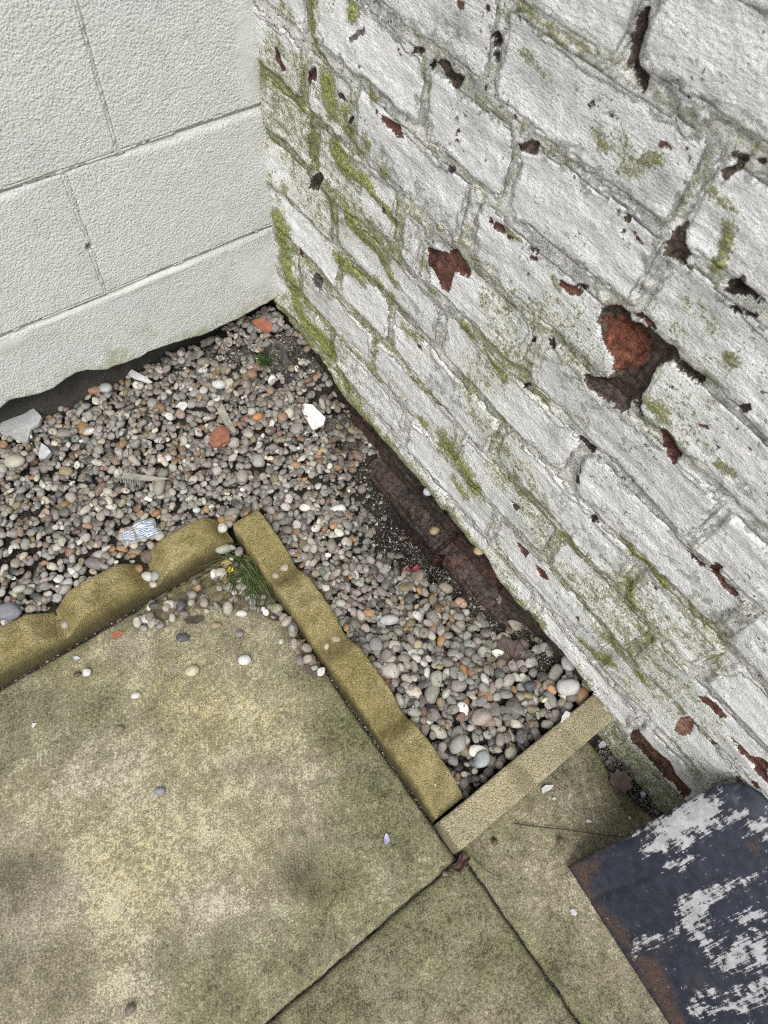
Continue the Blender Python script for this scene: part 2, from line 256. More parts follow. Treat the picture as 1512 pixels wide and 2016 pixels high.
LOOSE_PEBBLES=[
('pebble', 'pebble', 'round white pebble on the big slab near the left kerb', None, -0.1313, 0.515, 's', 0.0068, 0.006, 0.0044, -0.62, (0.68, 0.665, 0.64), 0),
('pebble', 'pebble', 'small dark brown pebble beside the round white pebble on the big slab', None, -0.145, 0.5215, 's', 0.0055, 0.0047, 0.0034, -0.62, (0.09, 0.06, 0.04), 0),
('pebble', 'pebble', 'square edged white pebble on the big slab', None, -0.0848, 0.4357, 's', 0.0085, 0.0063, 0.0048, -0.62, (0.68, 0.665, 0.64), 0.6),
('pebble', 'pebble', 'cracked cream angular stone on the big slab', None, 0.0104, 0.419, 's', 0.0112, 0.0104, 0.0075, -0.62, (0.6, 0.53, 0.38), 0.9),
('pebble', 'pebble', 'bright white pebble on a dark patch of the big slab', None, 0.0897, 0.3854, 's', 0.011, 0.0088, 0.0062, -0.61, (0.74, 0.74, 0.75), 0),
('pebble', 'pebble', 'oval dark slate pebble on the slab by the corner spill', None, 0.0234, 0.4779, 's', 0.0111, 0.008, 0.0061, -0.61, (0.07, 0.075, 0.085), 0),
('pebble', 'pebble', 'lone oval blue grey pebble in the middle of the big slab', None, -0.1209, 0.2827, 's', 0.0075, 0.006, 0.005, -0.63, (0.24, 0.26, 0.28), 0),
('pebble', 'pebble', 'dull grey angular stone on the big slab edge of the greener patch', None, -0.13, 0.4013, 's', 0.0082, 0.0062, 0.0051, -0.62, (0.24, 0.2, 0.14), 0.8),
('pebble', 'pebble', 'small grey brown pebble near the bottom of the big slab', None, -0.2801, 0.0599, 's', 0.0059, 0.0055, 0.0045, -0.64, (0.17, 0.13, 0.11), 0.3),
('pebble', 'pebble', 'mauve grey angular stone on the slab below the spilt pebbles', None, 0.1054, 0.4303, 's', 0.0085, 0.008, 0.0059, -0.61, (0.26, 0.23, 0.25), 0.9),
('pebble', 'pebble', 'pale green stone on the slab near the long kerb', None, 0.1571, 0.3774, 's', 0.0062, 0.0058, 0.0045, -0.61, (0.52, 0.54, 0.47), 0.4),
('pebble', 'pebble', 'white squared stone at the lower edge of the spilt pebbles', None, 0.1287, 0.4594, 's', 0.0095, 0.0063, 0.0047, -0.61, (0.7, 0.69, 0.62), 0.8),
('pebble', 'pebble', 'large white pebble among the spilt pebbles in the paving corner', None, -0.0088, 0.544, 's', 0.0116, 0.0098, 0.0071, -0.61, (0.62, 0.6, 0.55), 0),
('pebble', 'pebble', 'white cracked pebble next to the largest white one in the paving corner', None, 0.0345, 0.5458, 's', 0.0109, 0.0082, 0.0058, -0.61, (0.66, 0.64, 0.58), 0.3),
('pebble', 'pebble', 'tan angular stone at the lower end of the spilt pebbles by the slab', None, 0.0819, 0.467, 's', 0.0108, 0.0072, 0.0053, -0.61, (0.33, 0.26, 0.14), 0.8),
('pebble', 'pebble', 'olive rounded stone beside the long kerb below the grass', None, 0.1819, 0.4315, 's', 0.01, 0.0091, 0.0077, -0.61, (0.36, 0.33, 0.22), 0),
('pebble', 'pebble', 'tan shell coloured stone in the grass tuft', None, 0.1572, 0.5552, 's', 0.0113, 0.0089, 0.0074, -0.6, (0.5, 0.36, 0.16), 0.5),
('pebble', 'pebble', 'tiny pale pebble wedged against the rusty corner of the metal sheet', None, 0.323, -0.2041, 's', 0.0039, 0.0039, 0.0032, -0.63, (0.58, 0.5, 0.46), 0),
('pebble', 'pebble', 'brown pebble in a dip of the left kerb', None, 0.0423, 0.6311, 'k', 0.0135, 0.0108, 0.0089, -0.6, (0.13, 0.09, 0.06), 0),
('pebble', 'pebble', 'orange brown pebble in a dip of the left kerb', None, 0.0225, 0.62, 'k', 0.0085, 0.008, 0.0059, -0.6, (0.33, 0.18, 0.08), 0.4),
('pebble', 'pebble', 'white pebble in a dip of the left kerb', None, 0.0276, 0.6001, 'k', 0.0098, 0.0089, 0.0066, -0.6, (0.6, 0.58, 0.53), 0),
('pebble', 'pebble', 'grey veined stone in a dip of the left kerb', None, 0.0411, 0.5931, 'k', 0.008, 0.0111, 0.0064, -0.6, (0.34, 0.34, 0.33), 0.7),
('pebble', 'pebble', 'small cream pebble at the front of a dip in the left kerb', None, 0.0294, 0.5815, 'k', 0.0066, 0.0053, 0.0043, -0.61, (0.5, 0.48, 0.43), 0),
('pebble', 'pebble', 'single beige pebble resting alone in the dip of the left kerb nearest the frame edge', None, -0.1223, 0.5972, 'k', 0.0076, 0.0081, 0.0063, -0.61, (0.4, 0.34, 0.29), 0.2),
('pebble', 'pebble', 'tan pebble wedged between the two scalloped kerbs', None, 0.1864, 0.6172, 'k', 0.0089, 0.0084, 0.007, -0.6, (0.36, 0.23, 0.09), 0.1),
('pebble', 'pebble', 'pinkish brown pebble on the far end of the long kerb', None, 0.1995, 0.6057, 'k', 0.0098, 0.0075, 0.0053, -0.6, (0.4, 0.25, 0.17), 0.2),
('pebble', 'pebble', 'white pebble in the gap between the two scalloped kerbs', None, 0.1789, 0.5934, 'k', 0.0083, 0.0088, 0.0066, -0.6, (0.6, 0.58, 0.52), 0),
('pebble', 'pebble', 'grey pebble just behind the white one between the scalloped kerbs', None, 0.1904, 0.5955, 'k', 0.007, 0.0065, 0.0052, -0.6, (0.28, 0.25, 0.2), 0.3),
('pebble', 'pebble', 'pale knobbly stone in the first dip of the long kerb', None, 0.2291, 0.4762, 'k', 0.0086, 0.0077, 0.006, -0.6, (0.46, 0.41, 0.33), 0.7),
('pebble', 'pebble', 'beige flat pebble beside the knobbly stone in the first dip of the long kerb', None, 0.2096, 0.4732, 'k', 0.0068, 0.0059, 0.0043, -0.6, (0.38, 0.32, 0.25), 0.2),
('pebble', 'pebble', 'tan oval pebble in the second dip of the long kerb', None, 0.2296, 0.3174, 'k', 0.0086, 0.0056, 0.0043, -0.61, (0.42, 0.31, 0.2), 0),
('pebble', 'pebble', 'small cream stone in the second dip of the long kerb', None, 0.2096, 0.3164, 'k', 0.0051, 0.0056, 0.0037, -0.61, (0.58, 0.52, 0.36), 0.7),
('pebble', 'pebble', 'brown round lump on the small slab beside the twig', None, 0.3359, -0.1384, 's', 0.0056, 0.0052, 0.0044, -0.63, (0.12, 0.08, 0.06), 0),
('pebble', 'pebble', 'tiny brown pebble at the joint below the kerb corner', None, 0.1635, -0.0652, 's', 0.0043, 0.0039, 0.0032, -0.63, (0.16, 0.13, 0.09), 0),
('pebble', 'pebble', 'dark brown ball on the slab right of the kerb corner', None, 0.2523, -0.0773, 's', 0.0044, 0.0048, 0.0034, -0.63, (0.075, 0.05, 0.035), 0),
('pebble', 'pebble', 'large white speckled pebble in the gravel beside the flat kerb end', None, 0.4956, 0.0283, 'g', 0.0185, 0.0133, 0.0099, -0.62, (0.6, 0.59, 0.57), 0),
('pebble', 'pebble', 'white banded pebble in the gravel near the brick wall', None, 0.5218, 0.0582, 'g', 0.011, 0.0123, 0.0092, -0.61, (0.52, 0.51, 0.49), 0),
('pebble', 'pebble', 'large grey oval pebble in the gravel by the kerb corner', None, 0.2904, 0.0628, 'g', 0.0107, 0.0149, 0.0084, -0.62, (0.4, 0.385, 0.36), 0),
('pebble', 'pebble', 'pale blue grey pebble in the gravel by the kerb corner', None, 0.3062, 0.0274, 'g', 0.0111, 0.0119, 0.0093, -0.62, (0.4, 0.44, 0.46), 0),
('pebble', 'pebble', 'dark slate blue pebble in the gravel strip', None, 0.4459, 0.0682, 'g', 0.0129, 0.0086, 0.0071, -0.62, (0.055, 0.06, 0.08), 0.5),
('pebble', 'pebble', 'pinkish grey rounded pebble in the lower gravel strip', None, 0.3449, 0.0751, 'g', 0.0134, 0.0125, 0.0097, -0.62, (0.42, 0.34, 0.3), 0),
('pebble', 'pebble', 'large flat grey pebble beside the long kerb in the gravel strip', None, 0.2759, 0.2674, 'g', 0.013, 0.0135, 0.0099, -0.61, (0.27, 0.26, 0.255), 0),
('pebble', 'pebble', 'long white oval pebble in the middle of the gravel strip', None, 0.3269, 0.2966, 'g', 0.0162, 0.009, 0.0071, -0.61, (0.5, 0.5, 0.5), 0),
('pebble', 'pebble', 'orange oval pebble in the gravel strip beside the long kerb', None, 0.304, 0.3242, 'g', 0.0095, 0.0068, 0.0052, -0.61, (0.4, 0.22, 0.09), 0),
('pebble', 'pebble', 'pink granite lump in the gravel just below the hollow', None, 0.4612, 0.2968, 'g', 0.0144, 0.0125, 0.009, -0.61, (0.42, 0.34, 0.28), 0.9),
('pebble', 'pebble', 'large white pebble in the upper gravel near the corner weed', None, 0.3189, 0.8407, 'g', 0.0138, 0.0089, 0.0066, -0.58, (0.62, 0.63, 0.62), 0),
('pebble', 'pebble', 'terracotta coloured round pebble near the weed', None, 0.3912, 0.845, 'g', 0.0102, 0.0102, 0.0084, -0.58, (0.28, 0.16, 0.11), 0),
('pebble', 'pebble', 'bluish stone slab end at the left edge behind the left kerb', None, -0.1844, 0.6526, 'g', 0.0254, 0.0186, 0.0131, -0.61, (0.2, 0.21, 0.24), 0.9),
('pebble', 'pebble', 'large cream stone at the left edge of the upper gravel', None, -0.0596, 0.8757, 'g', 0.018, 0.0135, 0.0095, -0.59, (0.5, 0.47, 0.38), 0.2),
('pebble', 'pebble', 'large grey oval pebble in the middle of the upper gravel', None, 0.2595, 0.6667, 'g', 0.0106, 0.013, 0.0084, -0.59, (0.33, 0.31, 0.27), 0),
('pebble', 'pebble', 'greenish grey long pebble below the grey comb strip', None, 0.1256, 0.721, 'g', 0.0102, 0.0168, 0.0076, -0.59, (0.32, 0.3, 0.24), 0),
('pebble', 'pebble', 'orange pebble under the edge of the block wall', None, 0.1178, 0.9567, 'g', 0.015, 0.0097, 0.0076, -0.58, (0.38, 0.2, 0.11), 0),
('pebble', 'pebble', 'pale blue white pebble under the edge of the block wall', None, 0.1387, 0.9433, 'g', 0.0107, 0.0107, 0.0082, -0.58, (0.46, 0.48, 0.49), 0),
('pebble', 'pebble', 'black lump of coal in the upper gravel', None, 0.1701, 0.8551, 'g', 0.0096, 0.0086, 0.0065, -0.58, (0.02, 0.02, 0.024), 0.8),
('pebble', 'pebble', 'bright orange pebble in the upper gravel', None, 0.344, 0.7463, 'g', 0.0118, 0.0089, 0.0075, -0.58, (0.48, 0.21, 0.06), 0.2),
('pebble', 'pebble', 'tan pebble resting on the bare footing bricks', None, 0.508, 0.3969, 0.0061, 0.0094, 0.0089, 0.0065, -0.6, (0.36, 0.27, 0.15), 0.3),
('pebble', 'pebble', 'white pebble on the ledge under the painted wall', None, 0.508, 0.4325, 0.098, 0.0087, 0.0077, 0.0058, -0.59, (0.5, 0.52, 0.55), 0),
('pebble', 'pebble', 'cream pebble tucked under the painted wall edge', None, 0.508, 0.2888, 0.0969, 0.0117, 0.0098, 0.0072, -0.6, (0.44, 0.32, 0.16), 0.1)]
SHARDS=[
('render_chip', 'chip', 'white painted render chip with black scratches lying in the upper gravel', 'whitepaint', 'g', 5, (0.12, 0.1), 0, 1, [4306, 6977, 4320, 6908, 4547, 6891, 4657, 6982, 4607, 7378, 4495, 7482, 4376, 7484]),
('slate_piece', 'slate', 'grey slate piece half under the block wall at the left edge', 'slate', 'g', 6, (0.0, 0.12), 0, 1, [-563, 9405, -295, 9016, -242, 9034, -97, 9228, 40, 9244, 161, 9353, 104, 9665, -244, 9702, -512, 9557]),
('stone_shard', 'shard', 'pale bluish angular shard in the gravel below the slate piece', 'greyshard', 'g', 4, (0.05, 0.05), 0, 1, [-232, 8674, -154, 8622, -9, 8680, -17, 8790, -64, 8940, -201, 8770]),
('plastic_flake', 'flake', 'pale lilac flat flake under the edge of the block wall', 'whiteflake', 'g', 2, (0.1, 0.1), 1, 2, [1884, 9580, 1914, 9472, 2104, 9184, 2172, 9154, 2145, 9306, 2003, 9608, 1948, 9689]),
('paint_flake', 'flake', 'bright white paint flake in the upper gravel below the block wall', 'whiteflake', 'g', 2, (0.1, 0), 1, 2, [2310, 8337, 2322, 8244, 2403, 8276, 2470, 8303, 2466, 8392, 2372, 8453, 2284, 8425]),
('render_stick', 'fragment', 'long grey mortar fragment lying in the upper gravel', 'stick', 'g', 9, (0.05, 0.05), 0, 0, [2834, 7783, 2845, 7522, 2859, 7345, 2927, 7370, 2968, 7623, 3027, 8043, 2990, 8111, 2904, 8095]),
('brick_lump', 'brick lump', 'rough lump of broken red brick beside the long mortar fragment', 'brick', 'g', 14, (0.0, 0.1), -4, -2, [2424, 7398, 2516, 7336, 2633, 7355, 2755, 7343, 2860, 7524, 2864, 7606, 2794, 7709, 2673, 7705, 2526, 7634, 2423, 7508]),
('flat_stone', 'stone', 'flat pinkish brown stone near the corner of the two walls', 'terracotta', 'g', 6, (0.05, 0.05), 0, -1, [4497, 9173, 4613, 9017, 4762, 8954, 4815, 9019, 4766, 9247, 4677, 9353, 4505, 9380]),
('terracotta_shard', 'shard', 'terracotta shard on the slab against the long kerb', 'terracotta', 's', 5, (0.05, 0.0), 0, 0, [1681, 3608, 1727, 3520, 1840, 3518, 1932, 3564, 1842, 3617, 1728, 3730]),
('pink_shard', 'shard', 'pink shard with a white face beside the long kerb', 'terracotta', 's', 4, (0.1, 0.0), 0, 3, [1751, 3241, 1776, 3169, 1831, 3098, 1875, 3132, 1820, 3236, 1783, 3305]),
('brick_chip', 'chip', 'thin flat brick chip on the slab below the left kerb', 'terracotta', 's', 3, (0.0, 0.0), 0, 0, [-707, 5440, -626, 5416, -499, 5448, -588, 5533, -706, 5538]),
('render_chip', 'chip', 'tiny white triangular chip on the left of the big slab', 'whiteflake', 's', 2, (0, 0), 0, 0, [-2377, 4823, -2333, 4830, -2282, 4852, -2349, 4890, -2380, 4854]),
('stone_flake', 'flake', 'grey flat flake on the slab under the left kerb', 'greyshard', 's', 2, (0, 0), 0, 0, [-1392, 5479, -1335, 5450, -1297, 5455, -1336, 5525, -1387, 5529]),
('plastic_scrap', 'scrap', 'small mauve plastic scrap on the slab left of the kerb corner', 'purple', 's', 2, (0.1, 0), 2, 1, [1140, 211, 1165, 167, 1221, 178, 1260, 244, 1248, 305, 1167, 260]),
('paint_flake', 'flake', 'pale grey flake on the slab left of the metal sheet', 'greyshard', 's', 1, (0, 0), 0, 0, [2809, -2188, 2849, -2233, 2888, -2214, 2888, -2150, 2836, -2127]),
('paint_flake', 'flake', 'white paint flake on the small slab beside the flat kerb', 'whiteflake', 's', 1, (0, 0), 1, 0, [3593, -706, 3672, -717, 3770, -732, 3834, -712, 3727, -635, 3632, -641]),
('paint_flake', 'flake', 'white paint flake on the small slab close to the metal sheet', 'whiteflake', 's', 1, (0, 0), 1, 0, [3891, -1443, 3948, -1476, 3951, -1451, 3921, -1402, 3867, -1399]),
('paint_flake', 'flake', 'square white paint flake in the middle of the small slab', 'whiteflake', 's', 1, (0, 0), 1, 0, [3666, -889, 3715, -896, 3721, -855, 3672, -847]),
('paint_flake', 'flake', 'lilac paint flake on the small slab under the debris', 'whiteflake', 's', 1, (0, 0), 1, 0, [4455, -1800, 4493, -1809, 4506, -1764, 4468, -1755]),
('paint_flake', 'flake', 'white paint flake in the dark debris beside the brick wall', 'whiteflake', 'd', 1, (0.1, 0), 1, 4, [4949, -1717, 5038, -1725, 5046, -1673, 4979, -1644]),
('paint_flake', 'flake', 'grey paint flake in the dark debris under the flat kerb end', 'greyshard', 'd', 2, (0.1, 0), 1, 4, [4937, -767, 5032, -795, 5108, -768, 5049, -705, 4945, -712]),
('dead_leaf', 'leaf', 'rounded dark brown leaf in the debris between slab and brick wall', 'leaf', 's', 0.8, (0.05, 0.02), 3, 0, [4601, -1324, 4566, -1392, 4654, -1409, 4695, -1495, 4766, -1462, 4858, -1510, 4868, -1422, 4960, -1403, 4907, -1316, 4945, -1257, 4858, -1214, 4850, -1141, 4759, -1171, 4709, -1116, 4684, -1175, 4612, -1199]),
('dead_leaf', 'leaf', 'brown leaf scrap on the slab against the middle of the long kerb', 'leaf', 's', 1, (0, 0), 2, 1, [1660, 2994, 1752, 2886, 1863, 2807, 1876, 2948, 1813, 3100, 1720, 3209, 1592, 3170]),
('dead_leaf', 'leaf', 'black wet leaf scrap at the lower edge of the spilt pebbles', 'twig', 's', 1, (0, 0), 2, 4, [436, 4972, 573, 4865, 704, 4853, 698, 4948, 523, 5059, 406, 5061]),
('dead_leaf', 'leaf', 'dark brown curled leaf against the long kerb below the grass', 'darkleaf', 's', 3, (0, 0), 2, 3, [1649, 4192, 1744, 4114, 1856, 4093, 1824, 4173, 1718, 4270, 1635, 4271]),
('printed_scrap', 'scrap', 'small yellow printed scrap in the grass tuft', 'yellow', 's', 1, (0.2, 0), 1, 14, [1480, 5358, 1557, 5330, 1597, 5399, 1536, 5454, 1453, 5438]),
('foil_wrapper', 'wrapper', 'torn red foil wrapper in the dark hollow by the brick wall', 'red', 'g', 1, (0.2, 0.1), 3, 6, [4177, 3654, 4249, 3592, 4346, 3576, 4313, 3675, 4334, 3750, 4274, 3766, 4174, 3745]),
('foil_wrapper', 'wrapper', 'folded red foil piece with a white edge in the dark hollow', 'red', 'g', 1, (0.3, 0.2), 2, 9, [4509, 3704, 4625, 3676, 4666, 3793, 4534, 3818]),
('splash', 'splash', 'white splash mark on the flat kerb near the brick wall', 'whiteflake', 'w', 0.5, (0, 0), 0, -1.2, [4368, -171, 4447, -112, 4563, -87, 4634, -49, 4596, 18, 4485, -2, 4388, -79, 4279, -147]),
('splash', 'splash', 'thin hooked white mark in the middle of the flat kerb', 'whiteflake', 'w', 0.5, (0, 0), 0, -1.2, [3980, -332, 4010, -381, 4027, -422, 4043, -358, 4008, -314, 4032, -265, 4011, -241]),
('splash', 'splash', 'small white mark on the near end of the long kerb', 'whiteflake', 'k', 0.5, (0, 0), 0, 1, [2156, 356, 2187, 395, 2221, 388, 2236, 431, 2185, 441, 2147, 406])]
GRASS_AT=(0.1836, 0.5664)
WEED_AT=(0.4241, 0.8525)
LEAF=[4536, 1526, 4454, 1500, 4449, 1394, 4383, 1331, 4451, 1283, 4437, 1201, 4544, 1190, 4590, 1125, 4689, 1137, 4752, 1093, 4830, 1120, 4900, 1118, 4876, 1209, 4908, 1265, 4888, 1335, 4918, 1409, 4827, 1434, 4824, 1497, 4761, 1550, 4756, 1630, 4628, 1579, 4600, 1621]
LEAF_BASE=[4587, 1198]
LEAF_TIPS=[19, 15, 11, 21, 5, 3, 9]
CURL_AT=(0.192, -0.0686)
CURL_DIR=[[0.9771, -0.2128], [0.2128, 0.9771]]
STALK=[[2108, -754, 30], [2136, -877, 30], [2172, -1013, 30], [2230, -1122, 30], [2261, -1179, 30]]
TWIG=[[2936, -757, 30], [3212, -1021, 30], [3511, -1283, 30], [3800, -1556, 30], [4067, -1796, 30], [4228, -1939, 30]]
STRAWS=[([[532, 5095, 180], [706, 5144, 180], [932, 5195, 180], [1157, 5238, 180], [1360, 5239, 180]], 'long pale straw lying across the spilt pebbles in the paving corner'), ([[-182, 5067, 40], [89, 5132, 40], [304, 5173, 40]], 'short brown straw on the slab at the left end of the spilt pebbles'), ([[3221, -776, 30], [3335, -722, 30], [3436, -685, 30]], 'thin dark stalk on the small slab under the flat kerb'), ([[1889, -813, 30], [2021, -775, 30]], 'short stalk at the slab joint beside the curled leaf')]
COMB=[[711, 7688], [966, 7468], [1252, 7259], [1442, 7196], [1289, 7331], [1020, 7576], [754, 7827], [688, 7851], [753, 7666], [713, 7565], [787, 7643], [747, 7542], [820, 7621], [745, 7448], [854, 7598], [814, 7497], [888, 7575], [838, 7455], [922, 7553], [836, 7361], [955, 7530], [905, 7410], [989, 7507], [929, 7368], [1023, 7484], [927, 7275]]
PACKET=[248, 6909, 861, 6786, 836, 6361, 197, 6535]
SHELLS=[(0.1588, 0.4751, 0.0075, 'larger grey snail shell in the grass by the long kerb'), (0.1495, 0.4958, 0.0055, 'smaller grey snail shell half hidden in the grass tuft')]

# ------------------------------------------------------------------ numeric helpers
def hash2(i, j, s):
    h = (i.astype(np.int64) * 374761393 + j.astype(np.int64) * 668265263 + s * 1442695041) & 0xffffffff
    h = ((h ^ (h >> 13)) * 1274126177) & 0xffffffff
    h = h ^ (h >> 16)
    return (h & 0xffff) / 65535.0

def vn(x, y, s=0):
    x = np.asarray(x, float); y = np.asarray(y, float)
    i = np.floor(x).astype(np.int64); j = np.floor(y).astype(np.int64)
    u = x - i; v = y - j
    u = u * u * (3 - 2 * u); v = v * v * (3 - 2 * v)
    a = hash2(i, j, s); b = hash2(i + 1, j, s); c = hash2(i, j + 1, s); d = hash2(i + 1, j + 1, s)
    return (a * (1 - u) + b * u) * (1 - v) + (c * (1 - u) + d * u) * v

def fbm(x, y, s=0, o=4, g=0.5):
    t = 0; a = 1; n = 0
    for k in range(o):
        t = t + a * vn(x * 2 ** k + 17.3 * k, y * 2 ** k - 9.1 * k, s + k); n += a; a *= g
    return t / n - 0.5

def sst(a, b, x):
    t = np.clip((x - a) / (b - a), 0, 1)
    return t * t * (3 - 2 * t)

def poly_sd(X, Y, flat):
    p = np.array(flat, float).reshape(-1, 2) * 1e-4
    n = len(p); d = np.full(X.shape, 1e9); ins = np.zeros(X.shape, bool)
    for k in range(n):
        a = p[k]; b = p[(k + 1) % n]; e = b - a
        wx = X - a[0]; wy = Y - a[1]
        t = np.clip((wx * e[0] + wy * e[1]) / max(e @ e, 1e-12), 0, 1)
        d = np.minimum(d, np.hypot(wx - t * e[0], wy - t * e[1]))
        if a[1] != b[1]:
            c = (a[1] > Y) != (b[1] > Y)
            ins ^= c & (X < (b[0] - a[0]) * (Y - a[1]) / (b[1] - a[1]) + a[0])
    return np.where(ins, d, -d)

def line_d(X, Y, flat):
    p = np.array(flat, float).reshape(-1, 2) * 1e-4
    d = np.full(X.shape, 1e9)
    for k in range(len(p) - 1):
        a = p[k]; e = p[k + 1] - a
        wx = X - a[0]; wy = Y - a[1]
        t = np.clip((wx * e[0] + wy * e[1]) / max(e @ e, 1e-12), 0, 1)
        d = np.minimum(d, np.hypot(wx - t * e[0], wy - t * e[1]))
    return d

def mk(name, V, F, mat=None, parent=None, attrs=None, smooth=True):
    me = bpy.data.meshes.new(name)
    V = np.asarray(V, np.float32); F = [np.asarray(f, np.int32) for f in (F if isinstance(F, list) else [F]) if len(f)]
    me.vertices.add(len(V)); me.vertices.foreach_set('co', V.ravel())
    nl = sum(f.size for f in F); nf = sum(len(f) for f in F)
    me.loops.add(nl); me.polygons.add(nf)
    me.loops.foreach_set('vertex_index', np.concatenate([f.ravel() for f in F]))
    tot = np.concatenate([np.full(len(f), f.shape[1], np.int32) for f in F])
    st = np.concatenate([[0], np.cumsum(tot)[:-1]]).astype(np.int32)
    me.polygons.foreach_set('loop_start', st)
    me.polygons.foreach_set('use_smooth', np.full(nf, smooth))
    for k, a in (attrs or {}).items():
        a = np.asarray(a, np.float32)
        if a.ndim == 1:
            t = me.attributes.new(k, 'FLOAT', 'POINT'); t.data.foreach_set('value', a)
        else:
            t = me.attributes.new(k, 'FLOAT_COLOR', 'POINT')
            t.data.foreach_set('color', np.concatenate([a, np.ones((len(a), 1), np.float32)], 1).ravel())
    me.update(calc_edges=True)
    me.validate()
    if mat: me.materials.append(mat)
    o = bpy.data.objects.new(name, me); COL.objects.link(o)
    if parent:
        o.parent = parent; o.location = [-c for c in parent.location]
    return o

def empty(name, loc, label=None, cat=None, kind=None, group=None):
    o = bpy.data.objects.new(name, None); COL.objects.link(o)
    o.location = loc; o.empty_display_size = 0.05
    return tag(o, label, cat, kind, group)

def tag(o, label=None, cat=None, kind=None, group=None):
    if label: o['label'] = label
    if cat: o['category'] = cat
    if kind: o['kind'] = kind
    if group: o['group'] = group
    return o

def rebase(o, p):
    """put a single-mesh thing's origin at its base point"""
    o.data.transform(Matrix.Translation([-c for c in p])); o.location = p
    return o

def grid_faces(nx, ny):
    i = np.arange(nx * ny).reshape(nx, ny)
    return np.stack([i[:-1, :-1], i[1:, :-1], i[1:, 1:], i[:-1, 1:]], -1).reshape(-1, 4)

def submesh(V, F, attrs, back):
    """faces F of a big grid as their own mesh, with the rim turned back by vector `back`"""
    u, inv = np.unique(F, return_inverse=True)
    f = inv.reshape(F.shape).astype(np.int32); v = V[u]
    at = {k: a[u] for k, a in attrs.items()}
    e = np.concatenate([f[:, [0, 1]], f[:, [1, 2]], f[:, [2, 3]], f[:, [3, 0]]])
    es = np.sort(e, 1); key = es[:, 0].astype(np.int64) * len(u) + es[:, 1]
    uk, idx, cnt = np.unique(key, return_index=True, return_counts=True)
    be = e[idx[cnt == 1]]
    bv, binv = np.unique(be, return_inverse=True); binv = binv.reshape(be.shape)
    nb = len(v) + binv
    sk = np.stack([be[:, 1], be[:, 0], nb[:, 0], nb[:, 1]], 1)
    v2 = np.concatenate([v, v[bv] + np.asarray(back)])
    at = {k: np.concatenate([a, a[bv]]) for k, a in at.items()}
    return v2, [f, sk], at

def ico(sub):
    import bmesh
    bm = bmesh.new(); bmesh.ops.create_icosphere(bm, subdivisions=sub, radius=1.0)
    v = np.array([x.co[:] for x in bm.verts]); f = np.array([[x.index for x in q.verts] for q in bm.faces], np.int32)
    bm.free(); return v, f

# ------------------------------------------------------------------ material helpers
class NT:
    def __init__(s, name):
        s.m = bpy.data.materials.new(name); s.m.use_nodes = True
        s.t = s.m.node_tree; s.t.nodes.clear()
        s.out = s.t.nodes.new('ShaderNodeOutputMaterial')
        s.b = s.t.nodes.new('ShaderNodeBsdfPrincipled')
        s.t.links.new(s.b.outputs[0], s.out.inputs[0])
        s.co = s.t.nodes.new('ShaderNodeTexCoord').outputs['Object']
    def lk(s, a, b):
        if isinstance(a, (int, float)): b.default_value = a
        elif isinstance(a, tuple): b.default_value = a if len(a) == 4 or b.type == 'VECTOR' else (*a, 1)
        else: s.t.links.new(a, b)
    def attr(s, n, col=False):
        a = s.t.nodes.new('ShaderNodeAttribute'); a.attribute_name = n
        return a.outputs['Color'] if col else a.outputs['Fac']
    def mapv(s, sc, rot=(0, 0, 0), co=None):
        m = s.t.nodes.new('ShaderNodeMapping'); s.lk(co or s.co, m.inputs[0])
        m.inputs['Scale'].default_value = sc; m.inputs['Rotation'].default_value = rot
        return m.outputs[0]
    def noise(s, sc, det=4, rough=0.55, co=None, dist=0.0):
        n = s.t.nodes.new('ShaderNodeTexNoise'); s.lk(co or s.co, n.inputs['Vector'])
        n.inputs['Scale'].default_value = sc; n.inputs['Detail'].default_value = det
        n.inputs['Roughness'].default_value = rough; n.inputs['Distortion'].default_value = dist
        return n.outputs[0]
    def vor(s, sc, feat='F1', co=None, out=0, rnd=1.0):
        n = s.t.nodes.new('ShaderNodeTexVoronoi'); n.feature = feat
        s.lk(co or s.co, n.inputs['Vector']); n.inputs['Scale'].default_value = sc
        n.inputs['Randomness'].default_value = rnd
        return n.outputs[out]
    def math(s, op, a, b=None, c=None, clamp=False):
        n = s.t.nodes.new('ShaderNodeMath'); n.operation = op; n.use_clamp = clamp
        s.lk(a, n.inputs[0])
        if b is not None: s.lk(b, n.inputs[1])
        if c is not None: s.lk(c, n.inputs[2])
        return n.outputs[0]
    def step(s, x, a, b, lo=0.0, hi=1.0):
        n = s.t.nodes.new('ShaderNodeMapRange'); n.interpolation_type = 'SMOOTHSTEP'
        s.lk(x, n.inputs[0]); n.inputs[1].default_value = a; n.inputs[2].default_value = b
        n.inputs[3].default_value = lo; n.inputs[4].default_value = hi
        return n.outputs[0]
    def mix(s, f, a, b, mode='MIX'):
        n = s.t.nodes.new('ShaderNodeMix'); n.data_type = 'RGBA'; n.blend_type = mode; n.clamp_factor = True
        s.lk(f, n.inputs['Factor']); s.lk(a, n.inputs[6]); s.lk(b, n.inputs[7])
        return n.outputs[2]
    def bump(s, h, dist, strength=1.0, nrm=None):
        n = s.t.nodes.new('ShaderNodeBump'); n.inputs['Strength'].default_value = strength
        n.inputs['Distance'].default_value = dist; s.lk(h, n.inputs['Height'])
        if nrm is not None: s.t.links.new(nrm, n.inputs['Normal'])
        return n.outputs[0]
    def done(s, col, rough=0.8, nrm=None, spec=0.3):
        s.lk(col, s.b.inputs['Base Color']); s.lk(rough, s.b.inputs['Roughness'])
        s.b.inputs['Specular IOR Level'].default_value = spec
        if nrm is not None: s.t.links.new(nrm, s.b.inputs['Normal'])
        return s.m

